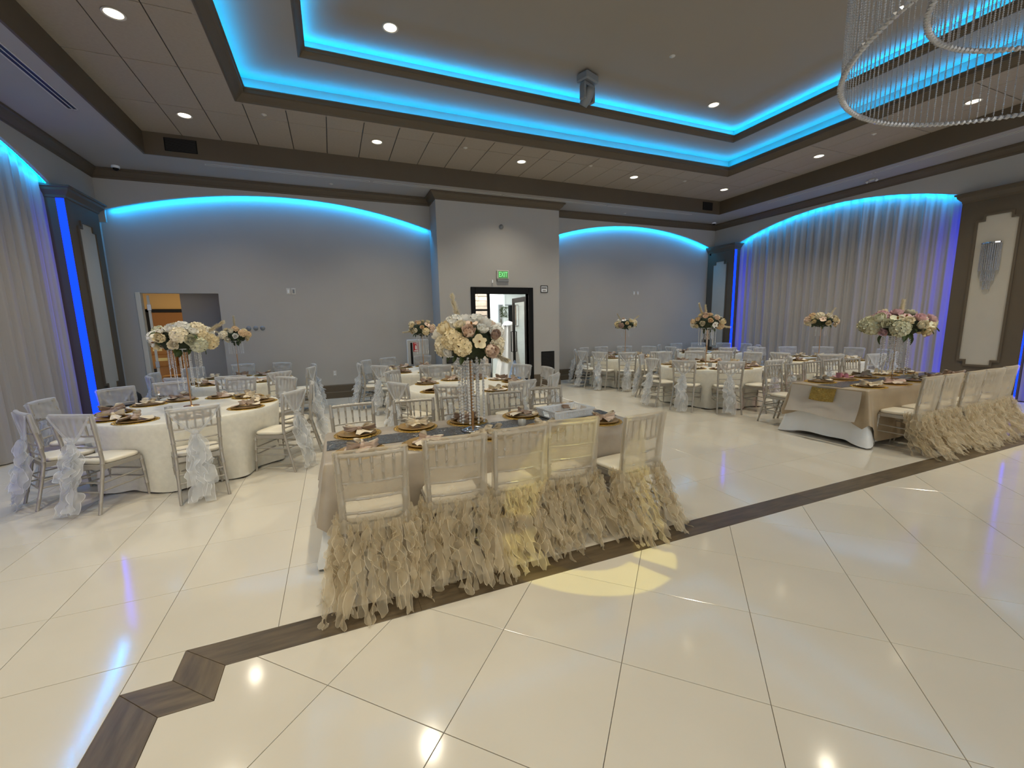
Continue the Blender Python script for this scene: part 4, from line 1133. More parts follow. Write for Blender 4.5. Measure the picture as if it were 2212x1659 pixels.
# ---- champagne covers of the head table: clear sleeve over the whole back, curly skirt below the seat
def sleeve_mb(seed):
    r = random.Random(seed); ph = [r.uniform(0, 6.28) for _ in range(5)]; m = MB(); zl, zt = 0.455, 0.893
    def wr(x, z): return 0.004*sin(30*x+9*z+ph[0])+0.003*sin(24*z-14*x+ph[1])
    loose = r.uniform(0.0, 0.03)
    for sgn in (1, -1):
        def sh(u, v):
            z = zl+(zt-zl)*v; t = 2*u-1; w = half_w(z)+0.018+loose*(1-v)**2*(1 if t > 0 else 0.4)
            return (w*t, back_y(z)-0.022*(1-t*t)*v+sgn*0.019+wr(w*t, z)-(0.004 if sgn < 0 else 0), z+0.004*(1-t*t)*v)
        m.grid(sh, 16, 14)
    def top(u, v):
        t = 2*u-1; w = half_w(zt)+0.018; a = pi*v
        return (w*t, back_y(zt)-0.022*(1-t*t)+0.019*cos(a), zt+0.012*sin(a)+0.004*(1-t*t))
    m.grid(top, 16, 5)
    for s in (-1, 1):
        def side(u, v):
            z = zl+(zt-zl)*v; a = pi*u; lo = loose*(1-v)**2*(1 if s > 0 else 0.4)
            return (s*(half_w(z)+0.018+lo+0.005*sin(a)), back_y(z)+0.019*cos(a), z)
        m.grid(side, 4, 14)
    return m
def skirt_mb(seed):
    r = random.Random(seed*13+5); m = MB()
    def anchor(s):      # s in 0..1 along the left side, the back, the right side
        if s < 0.2: k = s/0.2; return (-0.215, -0.10-0.11*k)
        if s > 0.8: k = (1-s)/0.2; return (0.215, -0.10-0.11*k)
        k = (s-0.2)/0.6; return (-0.205+0.41*k, -0.228)
    N = 46
    for i in range(N):
        s = (i+0.5+r.uniform(-0.4, 0.4))/N; ax, ay = anchor(s); d = r.uniform(0.0, 0.03)
        ox = (-1 if s < 0.2 else 1 if s > 0.8 else 0)*d
        oy = -d if 0.15 < s < 0.85 else 0
        ruffle(m, ax+ox, ay+oy-0.012, 0.465+r.uniform(-0.02, 0.015), 0.462+r.uniform(-0.08, 0.02), r.uniform(0.022, 0.036), r, spread=0.07*(2*s-1)+r.uniform(-0.05, 0.05), curl=r.uniform(0.9, 1.5), back=r.uniform(0.12, 0.33), lift=0.0095, wave=0.085)
    for i in range(18):
        s = r.uniform(0.12, 0.88); ax, ay = anchor(s)
        ruffle(m, ax, ay-0.05, r.uniform(0.30, 0.46), r.uniform(0.22, 0.4), r.uniform(0.022, 0.036), r, spread=r.uniform(-0.08, 0.08), curl=r.uniform(1.0, 1.6), back=r.uniform(0.05, 0.16), lift=0.010, wave=0.085)
    # gathered heading round the seat
    def head(u, v):
        s = u; ax, ay = anchor(s); q = 0.012*sin(2*pi*u*17)
        nx, ny = (-1, -0.2) if s < 0.2 else (1, -0.2) if s > 0.8 else (0, -1)
        return (ax+nx*(0.004+q*0.8+0.018*v), ay+ny*(0.004+abs(q)+0.022*v), 0.482-0.07*v+0.010*sin(2*pi*u*17+1)*(1-v))
    m.grid(head, 90, 4)
    return m
SLEEVE = [sleeve_mb(k).mesh('sleeve', 'org_champ') for k in range(3)]
SKIRT = [skirt_mb(k).mesh('curly_skirt', 'org_curl', 'org_curl_hem') for k in range(4)]
def cover(x, y, rz, label, v, group=None):
    t = thing('chair_cover', label, 'chair cover', (x, y, 0.0), rz, group)
    link('sleeve', SLEEVE[v % 3], t); link('curly_skirt', SKIRT[v % 4], t)
    return t
# ------------------------------------------------------------------ tables, cloths and what stands on them
ZTB = 0.700
ORD = ['nearest the camera', 'second', 'third', 'fourth', 'fifth', 'sixth', 'seventh', 'eighth', 'ninth', 'tenth', 'eleventh', 'twelfth']
def seat_phrase(k): return 'nearest the camera' if k == 0 else ORD[k]+' clockwise from the nearest'
# ---- place settings
def placemat_me():
    m = MB()
    m.lathe([(0.0, 0.0015), (0.125, 0.0015), (0.126, 0.0), (0.0, 0.0)], 40)
    for R_, r_ in ((0.168, 0.0022), (0.150, 0.0018), (0.130, 0.0022)): m.torus(R_, r_, 56, 5, (0, 0, 0.0022))
    for k in range(28):
        a = 2*pi*k/28; q = MB().torus(0.0125, 0.0016, 10, 4); q.xf(Matrix.Translation((0.159*cos(a), 0.159*sin(a), 0.0022))); m.join(q)
        q = MB().torus(0.0085, 0.0014, 8, 4); q.xf(Matrix.Translation((0.140*cos(a+0.11), 0.140*sin(a+0.11), 0.0022))); m.join(q)
    return m.mesh('placemat', 'lace')
PM = placemat_me()
PM.transform(Matrix.Diagonal((1.12, 1.12, 1, 1)))
PL = MB().lathe([(0.0, 0.006), (0.09, 0.0055), (0.096, 0.008), (0.105, 0.013), (0.142, 0.016), (0.146, 0.0165), (0.147, 0.014), (0.112, 0.008), (0.10, 0.002), (0.0, 0.0015)], 44).mesh('plate', 'plate')
PL.transform(Matrix.Diagonal((1.08, 1.08, 1, 1)))
def napkin_me(seed, loops, tails):
    """cloth napkin tied in a loose bow: standing loops, fanned tails and a knot; outer side and cream lining"""
    r = random.Random(seed); m = MB(); n = loops+tails; st = r.uniform(0, 6.28)
    kinds = ['L' if (k*loops) % n < loops else 'T' for k in range(n)]
    for k in range(n):
        a = st+2*pi*k/n+r.uniform(-0.3, 0.3); ca, sa = cos(a), sin(a)
        p = [r.uniform(0, 6.28) for _ in range(4)]; nz = r.uniform(5, 9)
        if kinds[k] == 'L':
            L = r.uniform(0.075, 0.115); wd = r.uniform(0.022, 0.034); fat = r.uniform(0.026, 0.042); tilt = r.uniform(-0.9, 0.9); zc = r.uniform(0.036, 0.046)
            def fn(u, v, off=0.0):
                s = 2*u-1; e = sin(pi*v)**0.8; w = wd*(0.35+0.65*e)
                x = 0.010+L*e+0.006*sin(nz*s+p[0])*e; y = (fat-off)*sin(2*pi*v)*(0.6+0.4*e)
                x -= off*0.8*e
                z = zc+0.010*e+s*w*cos(tilt)+0.005*sin(nz*v+p[1]+3*s)*e
                y += s*w*sin(tilt)*0.9+0.004*sin(6*s+p[2])*e
                return (x*ca-y*sa, x*sa+y*ca, max(z, 0.010))
            m.grid(lambda u, v: fn(u, v), 6, 20, mi=0)
            m.grid(lambda u, v: fn(u, v, 0.0035), 6, 20, mi=1)
        else:
            L = r.uniform(0.10, 0.15); W = r.uniform(0.040, 0.070); fl = r.uniform(0, 1)
            def fn(u, v, off=0.0):
                s, t = 2*u-1, v
                w = 0.008+W*t**0.8; x = L*t*(1-0.10*s*s)+0.008*sin(2.5*s+p[1])*t
                z = 0.026*(1-t)**1.5+0.010+0.016*t*abs(sin(0.5*nz*s+p[0]))+0.012*sin(3*t+p[2])*t+0.02*fl*t*max(0, s)
                return (x*ca-w*s*sa, x*sa+w*s*ca, max(z+off, 0.006))
            m.grid(lambda u, v: fn(u, v), 14, 8, mi=0 if k % 2 else 1)
            m.grid(lambda u, v: fn(u, v, -0.004), 14, 8, mi=1 if k % 2 else 0)
    def kn(u, v):
        A, B = 2*pi*u, pi*v; q = 1+0.18*sin(5*A+B*2)
        return (0.024*sin(B)*cos(A)*q, 0.020*sin(B)*sin(A)*q, 0.036+0.022*cos(B))
    m.grid(kn, 16, 7, closed=True, mi=0)
    return m
NAPK = [napkin_me(3, 3, 3), napkin_me(8, 2, 3), napkin_me(21, 4, 2), napkin_me(34, 3, 2)]
NAP_ME = {}
def napkin_mesh(v, c):
    if (v, c) not in NAP_ME: NAP_ME[(v, c)] = NAPK[v].mesh('napkin', c, 'nap_in')
    return NAP_ME[(v, c)]
def setting(x, y, rz, z, where, v, colr, rng):
    o = tag(link('placemat', PM, None, (x, y, z), rz), 'round gold lace placemat, '+where, 'placemat', 'gold lace placemats')
    o = tag(link('plate', PL, None, (x+rng.uniform(-0.006, 0.006), y+rng.uniform(-0.006, 0.006), z+0.003), rz), 'gold charger plate, '+where, 'plate', 'gold charger plates')
    word = {'nap_taupe': 'taupe', 'nap_blush': 'blush', 'nap_cream': 'cream', 'nap_grey': 'grey-beige', 'nap_pink': 'pink'}[colr]
    o = tag(link('napkin', napkin_mesh(v, colr), None, (x+rng.uniform(-0.02, 0.02), y+rng.uniform(-0.02, 0.02), z+0.008), rz+rng.uniform(-0.6, 0.6)), word+' satin napkin tied in bow, '+where, 'napkin', 'tied satin napkins')
    s = rng.uniform(0.95, 1.12); o.scale = (s, s, s*rng.uniform(0.9, 1.1))
def votive(x, y, z, label):
    t = thing('votive_candle', label, 'candle', (x, y, z))
    MB().lathe([(0.0, 0.003), (0.030, 0.003), (0.031, 0.0), (0.033, 0.0), (0.036, 0.075), (0.033, 0.075), (0.029, 0.006), (0.0, 0.006)], 22).obj('glass', 'candle_glass', t)
    MB().lathe([(0.0, 0.0065), (0.027, 0.0065), (0.028, 0.035), (0.0, 0.036)], 16).obj('wax', 'wax', t)
# ---- round tables
def round_table(cx, cy_, R_, chairs, name, ph):
    t = thing('round_table', 'round folding table under the floor-length ivory cloth, '+name, 'table', (cx, cy_, 0))
    MB().lathe([(0.0, 0.665), (R_-0.03, 0.665), (R_-0.02, 0.672), (R_-0.02, 0.690), (R_-0.03, 0.696), (0.0, 0.696)], 40).obj('tabletop', 'board', t)
    for k in range(4):
        a = pi/4+pi/2*k; MB().tube([(0.42*cos(a), 0.42*sin(a), 0.0), (0.42*cos(a), 0.42*sin(a), 0.665)], 0.016, 8).obj('leg', 'steel', t)
    rng = random.Random(int(cx*100)); p = [rng.uniform(0, 6.28) for _ in range(3)]; N = 150
    def ind(a):
        m = 0.0
        for c in chairs:
            d = (a-radians(c)+pi) % (2*pi)-pi; m = max(m, math.exp(-(d/0.17)**2))
        return m
    def fn(u, v):
        a = 2*pi*u; k = ind(a)
        P = [(0.0, ZTB+0.004), (0.35, ZTB+0.004), (0.7, ZTB+0.004), (0.93, ZTB+0.004), (0.985, ZTB+0.002), (1.0, ZTB-0.008)]
        i = round(v*14)
        if i <= 5: r_, z = P[i]; return (R_*r_*cos(a), R_*r_*sin(a), z)
        q = (i-5)/9; z = (ZTB-0.008)*(1-q)+0.014*q
        fold = 0.5+0.5*sin(9*a+p[0]+1.3*sin(3*a+p[1])); fold2 = sin(23*a+p[2])
        e = min(1, q*1.6)
        r_ = R_+0.004+e*((0.085*fold+0.012*fold2)*(1-k)*(q**0.8)-0.075*k*sin(pi*min(q, 0.9)/0.9*0.5+0.3))
        if q == 1: z += 0.006*fold2
        return (r_*cos(a), r_*sin(a), max(z, 0.006))
    o = MB().grid(fn, N, 14, closed=True).obj('tablecloth', 'cloth', None, (cx, cy_, 0))
    tag(o, 'floor-length ivory damask cloth on the '+name, 'tablecloth')
def ring_seats(cx, cy_, chairs, name, full, R_=0.92, napc=('nap_taupe', 'nap_blush', 'nap_cream'), seed=1, rc=1.075, hide=()):
    rng = random.Random(seed)
    # clockwise (seen from above) starting with the seat nearest the camera
    base = atan2(-cy_, -cx)
    order = sorted(chairs, key=lambda c: (base-radians(c)) % (2*pi) if abs(((radians(c)-base+pi) % (2*pi))-pi) > radians(17) else -1)
    for k, c in enumerate(order):
        a = radians(c+rng.uniform(-2, 2)); r_ = rc+rng.uniform(-0.012, 0.02)
        x, y = cx+r_*cos(a), cy_+r_*sin(a); rz = a+pi/2+radians(rng.uniform(-4, 4)); w = seat_phrase(k)
        chair(x, y, rz, 'silver ballroom chair, %s, %s' % (w, name), full, 'draped silver ballroom chairs')
        drape(x, y, rz, 'white organza chair drape, %s, %s' % (w, name), rng.randrange(4), 'white organza chair drapes')
        sx, sy = cx+(R_-0.20)*cos(a), cy_+(R_-0.20)*sin(a)
        setting(sx, sy, rz, ZTB+0.005, '%s, %s' % (w, name), rng.randrange(4), rng.choice(napc), rng)
TABLES = {
 'C': (-1.63, 5.95, [-114, -73, -31, 4, 45, 77, 111, 141, 179, -146], 'front-left round table', True),
 'E': (1.85, 6.00, [-150, -117, -78, -42, -2, 29, 64, 98, 141], 'middle round table', True),
 'G': (6.88, 6.14, [174, -156, -122, -88, -52, 3, 31, 57, 86, 132], 'front-right round table', True),
 'J': (9.72, 5.85, [-176, -140, -104, -68, -33, -3, 27, 60, 95, 132], 'table by right curtain', False),
 'D': (-1.63, 8.82, [179, -154, -121, -86, -54, -19, 15, 61, 96, 137], 'back-left round table', False),
 'F': (1.71, 8.74, [-177, 150, -138, 116, 78, -97, -66, -28], 'table by the fire sign', False),
 'H': (6.97, 8.88, [150, 113, 81, 52, 20, -155, -124, -91, -52, 180], 'table right of the bay', False),
 'I': (9.72, 8.76, [178, -148, -115, -82, -45, -10, 20, 55, 85, 130], 'far corner round table', False)}
for k, (cx, cy_, chs, nm, full) in TABLES.items():
    R_ = 0.92 if k in 'CEG' else 0.875
    round_table(cx, cy_, R_, chs, nm, 0)
    ring_seats(cx, cy_, chs, nm, full, R_, seed=ord(k), rc=1.075 if k in 'CEG' else 1.02)
votive(-1.74, 5.60, ZTB+0.005, 'small frosted votive on the front-left round table')
votive(6.70, 5.95, ZTB+0.005, 'small frosted votive left of the vase, front-right round table')
votive(7.10, 5.98, ZTB+0.005, 'small frosted votive right of the vase, front-right round table')
votive(9.30, 5.50, ZTB+0.005, 'small frosted votive on the round table by the right curtain')
# ---- head tables: white undercloth, satin overlay, sequin runner
def rect_path(x0, x1, y0, y1, r, n):
    """points, outward normals and corner weights round a rectangle"""
    P = []; w, d = x1-x0, y1-y0; per = [('b', w), ('r', d), ('t', w), ('l', d)]
    tot = 2*(w+d)
    for i in range(n):
        s = i/n*tot
        for nm, ln in per:
            if s <= ln: break
            s -= ln
        c = math.exp(-(min(s, ln-s)/0.10)**2)
        if nm == 'b': p, nr = (x0+s, y0), (0, -1)
        elif nm == 'r': p, nr = (x1, y0+s), (1, 0)
        elif nm == 't': p, nr = (x1-s, y1), (0, 1)
        else: p, nr = (x0, y1-s), (-1, 0)
        e = min(s, ln-s)
        if e < 0.10:      # swing the normal round the corner
            sg = -1 if s < ln/2 else 1; tdir = {'b': (1, 0), 'r': (0, 1), 't': (-1, 0), 'l': (0, -1)}[nm]
            q = (1-e/0.10)*0.9; nr = (nr[0]+sg*tdir[0]*q, nr[1]+sg*tdir[1]*q); l = hypot(*nr); nr = (nr[0]/l, nr[1]/l)
        P.append((p, nr, c, nm, s/ln))
    return P
def rect_cloth(name, m, x0, x1, y0, y1, zt, hem, flare, fold, seed, label, amp=0.018, grow=0.0):
    rng = random.Random(seed); ph = [rng.uniform(0, 6.28) for _ in range(4)]; n = 240; P = rect_path(x0, x1, y0, y1, 0, n); mb = MB()
    def fn(u, v):
        i = int(round(u*n)) % n; (p, nr, c, nm, q) = P[i]; j = round(v*10)
        mx, my = (x0+x1)/2, (y0+y1)/2
        if j == 0: return (mx+(p[0]-mx)*0.5, my+(p[1]-my)*0.5, zt)
        if j == 1: return (p[0]-nr[0]*0.012, p[1]-nr[1]*0.012, zt)
        if j == 2: return (p[0]+nr[0]*0.002, p[1]+nr[1]*0.002, zt-0.010)
        t = (j-2)/8; h = hem(nm, q, c); z = (zt-0.010)*(1-t)+h*t
        f = sin(u*2*pi*fold+ph[0]+1.2*sin(u*2*pi*5+ph[1]))
        o = 0.004+grow*t+flare*(t if grow else t**2)*(0.2+0.8*c)+amp*t*(1+f)*(1-c)+amp*1.1*t*c*sin(u*2*pi*48)
        return (p[0]+nr[0]*o, p[1]+nr[1]*o, max(z+0.006*f*t, 0.008))
    mb.grid(fn, n, 10, closed=True)
    mb.add([((x0+x1)/2+(p[0][0]-(x0+x1)/2)*0.5, (y0+y1)/2+(p[0][1]-(y0+y1)/2)*0.5, zt) for p in P], [tuple(range(n))])
    return tag(mb.obj(name, m), label, 'tablecloth')
def head_table(x0, x1, y0, y1, nm, satin, near_hem, end_hem, seed):
    t = thing('head_table', 'long banquet table under layered cloths, '+nm, 'table', ((x0+x1)/2, (y0+y1)/2, 0))
    w, d = (x1-x0)/2-0.02, (y1-y0)/2-0.02
    MB().cbox(-w, w, -d, d, 0.665, 0.693, 0.006).obj('tabletop', 'board', t)
    for sx in (-1, 1):
        for sy in (-1, 1): MB().tube([(sx*(w-0.15), sy*(d-0.08), 0), (sx*(w-0.15), sy*(d-0.08), 0.665)], 0.016, 8).obj('leg', 'steel', t)
    rect_cloth('undercloth', 'white_cloth', x0, x1, y0, y1, ZTB-0.003, lambda s, q, c: 0.05-0.04*c, 0.13, 14, seed, 'white floor-length undercloth of the '+nm, 0.007)
    def hem(s, q, c):
        if s in 'lr': return end_hem-0.10*c
        return near_hem*(1-c)+0.30*c
    rect_cloth('overlay', satin, x0-0.004, x1+0.004, y0-0.004, y1+0.004, ZTB+0.001, hem, 0.085, 9, seed+1, ('champagne satin overlay of the ' if satin == 'satin' else 'gold-beige satin overlay of the ')+nm, 0.018, 0.02)
AX0_, AX1_, AY0_, AY1_ = -0.12, 2.50, 2.95, 3.86
BX0_, BX1_, BY0_, BY1_ = 5.97, 8.72, 2.97, 3.88
head_table(AX0_, AX1_, AY0_, AY1_, 'central head table', 'satin', 0.06, 0.37, 31)
head_table(BX0_, BX1_, BY0_, BY1_, 'right head table', 'satin_b', 0.06, 0.33, 47)
def runner(x0, x1, y0, y1, z, m, label, hang0=0.0, hang1=0.0):
    P = []
    if hang0: P += [(x0-0.012, z-hang0), (x0-0.012, z-0.02), (x0-0.008, z-0.004)]
    P += [(x0+(x1-x0)*i/20, z) for i in range(21)]
    if hang1: P += [(x1+0.008, z-0.004), (x1+0.012, z-0.02), (x1+0.012, z-hang1)]
    n = len(P); mb = MB()
    def fn(u, v):
        p = P[round(u*(n-1))]; return (p[0], y0+(y1-y0)*v+0.004*sin(p[0]*9), p[1]+0.0006*sin(40*v+p[0]*30))
    mb.grid(fn, n-1, 8); return tag(mb.obj('table_runner', m), label, 'table runner')
runner(AX0_+0.01, AX1_-0.01, 3.27, 3.555, ZTB+0.0042, 'seq', 'charcoal sequin runner down the central head table')
runner(BX0_+0.01, BX1_-0.01, 3.26, 3.56, ZTB+0.0042, 'seq', 'charcoal sequin runner down the right head table')
# satin throw folded over the near end of the right table, gold runner end on it
def throw_fn(u, v):
    y = BY0_+0.03+(BY1_-BY0_-0.06)*u; q = v*0.36
    return (BX0_-0.062-0.10*v*v+0.012*sin(u*9+1)*v, y+0.02*sin(3*u)*v, ZTB-0.012-q-0.015*sin(u*6+0.6)*v)
tag(MB().grid(throw_fn, 24, 10).obj('end_panel', 'satin_back'), 'dull satin panel folded down over the left end of the right head table', 'cloth')
tag(MB().grid(lambda u, v: (BX0_-0.076-0.035*v, 3.27+0.30*u+0.01*v, ZTB-0.010-0.17*v-0.01*sin(u*3)), 10, 6).obj('runner_end', 'seq_gold'), 'gold sequin runner end hanging over the left end of the right head table', 'table runner')
g = runner(8.95, 10.4, 5.72, 5.98, ZTB+0.0065, 'seq_gold', 'gold sequin runner across the round table by the right curtain')
# seats of the head tables
rng = random.Random(77)
NX_A = [(0.152, 2.487, -3), (0.672, 2.528, -4), (1.146, 2.555, 1), (1.592, 2.60, -5), (2.164, 2.49, 6)]
FX_A = [(0.115, 4.166, 6), (0.684, 4.10, -3), (1.150, 4.10, -2), (1.66, 4.114, -4), (2.171, 4.155, -6)]
NX_B = [(6.36, 2.54, 2), (6.83, 2.55, 1), (7.36, 2.55, 1), (7.84, 2.55, -3), (8.38, 2.58, 2)]
FX_B = [(6.311, 4.417, 1), (6.748, 4.386, -4), (7.263, 4.424, -3), (7.786, 4.451, -5), (8.253, 4.398, -6)]
LR = ['first', 'second', 'third', 'fourth', 'fifth']
for tn, near, farr, y0, y1 in (('central head table', NX_A, FX_A, AY0_, AY1_), ('right head table', NX_B, FX_B, BY0_, BY1_)):
    for k, (x, y, dg) in enumerate(near):
        rz = radians(dg); xx, yy = x+0.24*-sin(rz), y+0.24*cos(rz); w = '%s from left, near side of %s' % (LR[k], tn)
        chair(xx, yy, rz, 'silver ballroom chair, '+w, True, 'head table chairs')
        cover(xx, yy, rz, 'sheer champagne cover with curly skirt, '+w, k, 'curly champagne chair covers')
        if tn[0] == 'c': sx, colr = (0.12, 0.60, 1.13, 1.62, 2.20)[k], ('nap_blush', 'nap_blush', 'nap_cream', 'nap_cream', 'nap_blush')[k]
        else: sx, colr = (6.32, 6.86, 7.38, 7.86, 8.36)[k], ('nap_cream', 'nap_blush', 'nap_grey', 'nap_taupe', 'nap_taupe')[k]
        setting(sx, y0+0.17, radians(rng.uniform(-20, 20)), ZTB+0.0055, w, k % 4, colr, rng)
    for k, (x, y, dg) in enumerate(farr):
        rz = pi+radians(dg); xx, yy = x+0.24*-sin(rz), y+0.24*cos(rz); w = '%s from left, far side of %s' % (LR[k], tn)
        chair(xx, yy, rz, 'bare silver ballroom chair, '+w, True, 'head table chairs')
        if tn[0] == 'c': sx, colr = (0.13, 0.62, 1.10, 1.66, 2.14)[k], ('nap_taupe', 'nap_cream', 'nap_taupe', 'nap_taupe', 'nap_taupe')[k]
        else: sx, colr = (6.28, 6.78, 7.26, 7.80, 8.28)[k], ('nap_grey', 'nap_pink', 'nap_grey', 'nap_cream', 'nap_grey')[k]
        setting(sx, y1-0.18, radians(rng.uniform(-20, 20)), ZTB+0.0055, w, (k+2) % 4, colr, rng)
votive(1.455, 3.22, ZTB+0.0055, 'small frosted votive on the sequin runner left of the white basket')
# the white slatted basket
bk = thing('basket', 'white plastic slatted basket on the central head table', 'basket', (2.03, 3.47, ZTB+0.0062), radians(7))
L_, W_, H_ = 0.235, 0.155, 0.085
MB().cbox(-L_*0.9, L_*0.9, -W_*0.88, W_*0.88, 0.0, 0.006, 0.002).obj('bottom', 'white_plastic', bk)
def bring(z, k, th): 
    return [(-L_*k, -W_*k), (L_*k, -W_*k), (L_*k, W_*k), (-L_*k, W_*k)], z
rm = MB()
for z, k, h in ((0.006, 0.90, 0.012), (H_-0.014, 0.985, 0.016)):
    a, b = L_*k, W_*k; th = 0.006
    rm.box(-a-th, a+th, -b-th, -b, z, z+h); rm.box(-a-th, a+th, b, b+th, z, z+h); rm.box(-a-th, -a, -b, b, z, z+h); rm.box(a, a+th, -b, b, z, z+h)
rm.obj('rim', 'white_plastic', bk)
sl = MB()
def bslat(p0, p1, nx, ny):
    dx, dy = -ny*0.0045, nx*0.0045
    sl.add([(p0[0]-dx, p0[1]-dy, 0.016), (p0[0]+dx, p0[1]+dy, 0.016), (p1[0]+dx, p1[1]+dy, H_-0.012), (p1[0]-dx, p1[1]-dy, H_-0.012),
            (p0[0]-dx+nx*0.003, p0[1]-dy+ny*0.003, 0.016), (p0[0]+dx+nx*0.003, p0[1]+dy+ny*0.003, 0.016), (p1[0]+dx+nx*0.003, p1[1]+dy+ny*0.003, H_-0.012), (p1[0]-dx+nx*0.003, p1[1]-dy+ny*0.003, H_-0.012)],
           [(0, 1, 2, 3), (4, 5, 6, 7), (0, 1, 5, 4), (2, 3, 7, 6), (1, 2, 6, 5), (0, 3, 7, 4)])
for k in range(31):
    t_ = (k+0.5)/31*2-1
    for s in (-1, 1): bslat((L_*0.9*t_, s*W_*0.9), (L_*0.985*t_, s*W_*0.985), 0, s)
for k in range(17):
    t_ = (k+0.5)/17*2-1
    if abs(t_) < 0.26: continue
    for s in (-1, 1): bslat((s*L_*0.9, W_*0.9*t_), (s*L_*0.985, W_*0.985*t_), s, 0)
stuff(sl.obj('slat', 'white_plastic', bk))
# ------------------------------------------------------------------ flower stands and bouquets
def petal_grid(mb, L, W, cup, m, nu=4, nv=4, tip=0.0, mi=0):
    def fn(u, v):
        s = 2*u-1; w = W*sin(pi*(0.12+0.80*v))**0.7
        return (w*s, L*v, cup*v*v*L+0.35*W*s*s*(0.4+v)*cup+tip*v*v*v)
    q = MB().grid(fn, nu, nv, mi=mi); q.xf(m); mb.join(q)
def blossom_me(kind, seed):
    """a single bloom of about 10 cm, facing +Z"""
    r = random.Random(seed); m = MB()
    if kind == 'rose':
        for ring, (n, L, W, tilt, z) in enumerate(((7, 0.052, 0.026, 20, 0.0), (7, 0.046, 0.024, 42, 0.006), (6, 0.038, 0.020, 60, 0.010), (5, 0.028, 0.015, 76, 0.012))):
            for k in range(n):
                a = 2*pi*k/n+ring*0.4+r.uniform(-0.15, 0.15)
                petal_grid(m, L, W, 0.55, Matrix.Rotation(a, 4, 'Z') @ Matrix.Translation((0, 0.004, z)) @ Matrix.Rotation(radians(tilt+r.uniform(-7, 7)), 4, 'X'), tip=-0.006)
    elif kind == 'peony':
        for ring, (n, L, W, tilt) in enumerate(((9, 0.062, 0.028, 28), (9, 0.058, 0.026, 48), (8, 0.050, 0.022, 66))):
            for k in range(n):
                a = 2*pi*k/n+ring*0.35+r.uniform(-0.15, 0.15)
                petal_grid(m, L, W, 0.7, Matrix.Rotation(a, 4, 'Z') @ Matrix.Translation((0, 0.006, 0)) @ Matrix.Rotation(radians(tilt+r.uniform(-8, 8)), 4, 'X'))
        for k in range(14):
            a = r.uniform(0, 6.28); q = r.uniform(0, 0.014)
            m.tube([(q*cos(a), q*sin(a), 0.01), (q*1.6*cos(a), q*1.6*sin(a), 0.036)], 0.002, 4, mi=1)
    elif kind == 'hydrangea':
        for k in range(44):
            z = 1-2*(k+0.5)/62; 
            if z < -0.35: continue
            a = k*2.39996; q = sqrt(max(0, 1-z*z)); c = Vector((q*cos(a), q*sin(a), z)); R0 = 0.052
            B = Matrix.Translation(c*R0*r.uniform(0.92, 1.08)+Vector((0, 0, 0.012))) @ c.to_track_quat('Z', 'Y').to_matrix().to_4x4() @ Matrix.Rotation(r.uniform(0, 6), 4, 'Z')
            for j in range(4): petal_grid(m, 0.022, 0.0145, 0.3, B @ Matrix.Rotation(pi/2*j, 4, 'Z') @ Matrix.Rotation(radians(r.uniform(5, 25)), 4, 'X'), 2, 2)
    else:   # orchid: broad flat petals
        for k in range(5):
            a = 2*pi*k/5+r.uniform(-0.1, 0.1)
            petal_grid(m, 0.060, 0.034 if k in (1, 4) else 0.022, 0.18, Matrix.Rotation(a, 4, 'Z') @ Matrix.Rotation(radians(14), 4, 'X'))
        for k in range(3): petal_grid(m, 0.020, 0.009, 0.8, Matrix.Rotation(2*pi*k/3, 4, 'Z') @ Matrix.Translation((0, 0, 0.006)) @ Matrix.Rotation(radians(60), 4, 'X'), 2, 2, mi=1)
    return m
BLM = {k: [blossom_me(k, s).mesh('blossom', 'p_ivory', 'p_heart') for s in (1, 2)] for k in ('rose', 'peony', 'hydrangea', 'orchid')}
def leaf_mb():
    m = MB()
    def fn(u, v):
        s = 2*u-1; w = 0.024*sin(pi*min(1, 0.06+0.94*v))**0.8
        return (w*s, 0.085*v, 0.012*sin(pi*v)+0.010*abs(s)-0.018*v*v)
    return m.grid(fn, 4, 6)
LEAF = leaf_mb().mesh('leaf', 'leaf')
def plume_mb(L=0.30):
    m = MB(); r = random.Random(4); m.tube([(0, 0, 0), (0, 0.01, L*0.5), (0, 0.05, L)], 0.002, 4)
    for k in range(420):
        t = r.uniform(0.25, 1.0); a = r.uniform(0, 6.28); b = Vector((0, 0.05*t*t, L*t)); ln = r.uniform(0.035, 0.07)*(1.15-0.5*t)
        d = Vector((cos(a)*0.75, sin(a)*0.75+0.2, 0.8)).normalized(); e = Vector((-sin(a), cos(a), 0))*0.0034
        m.add([b-e, b+e, b+d*ln+Vector((0, 0, -0.01))], [(0, 1, 2)])
        m.add([b-e, b+e, b+d*ln*0.8+e*3+Vector((0.004, 0, 0.004))], [(0, 1, 2)])
    return m
PLUME = plume_mb().mesh('plume', 'plume')
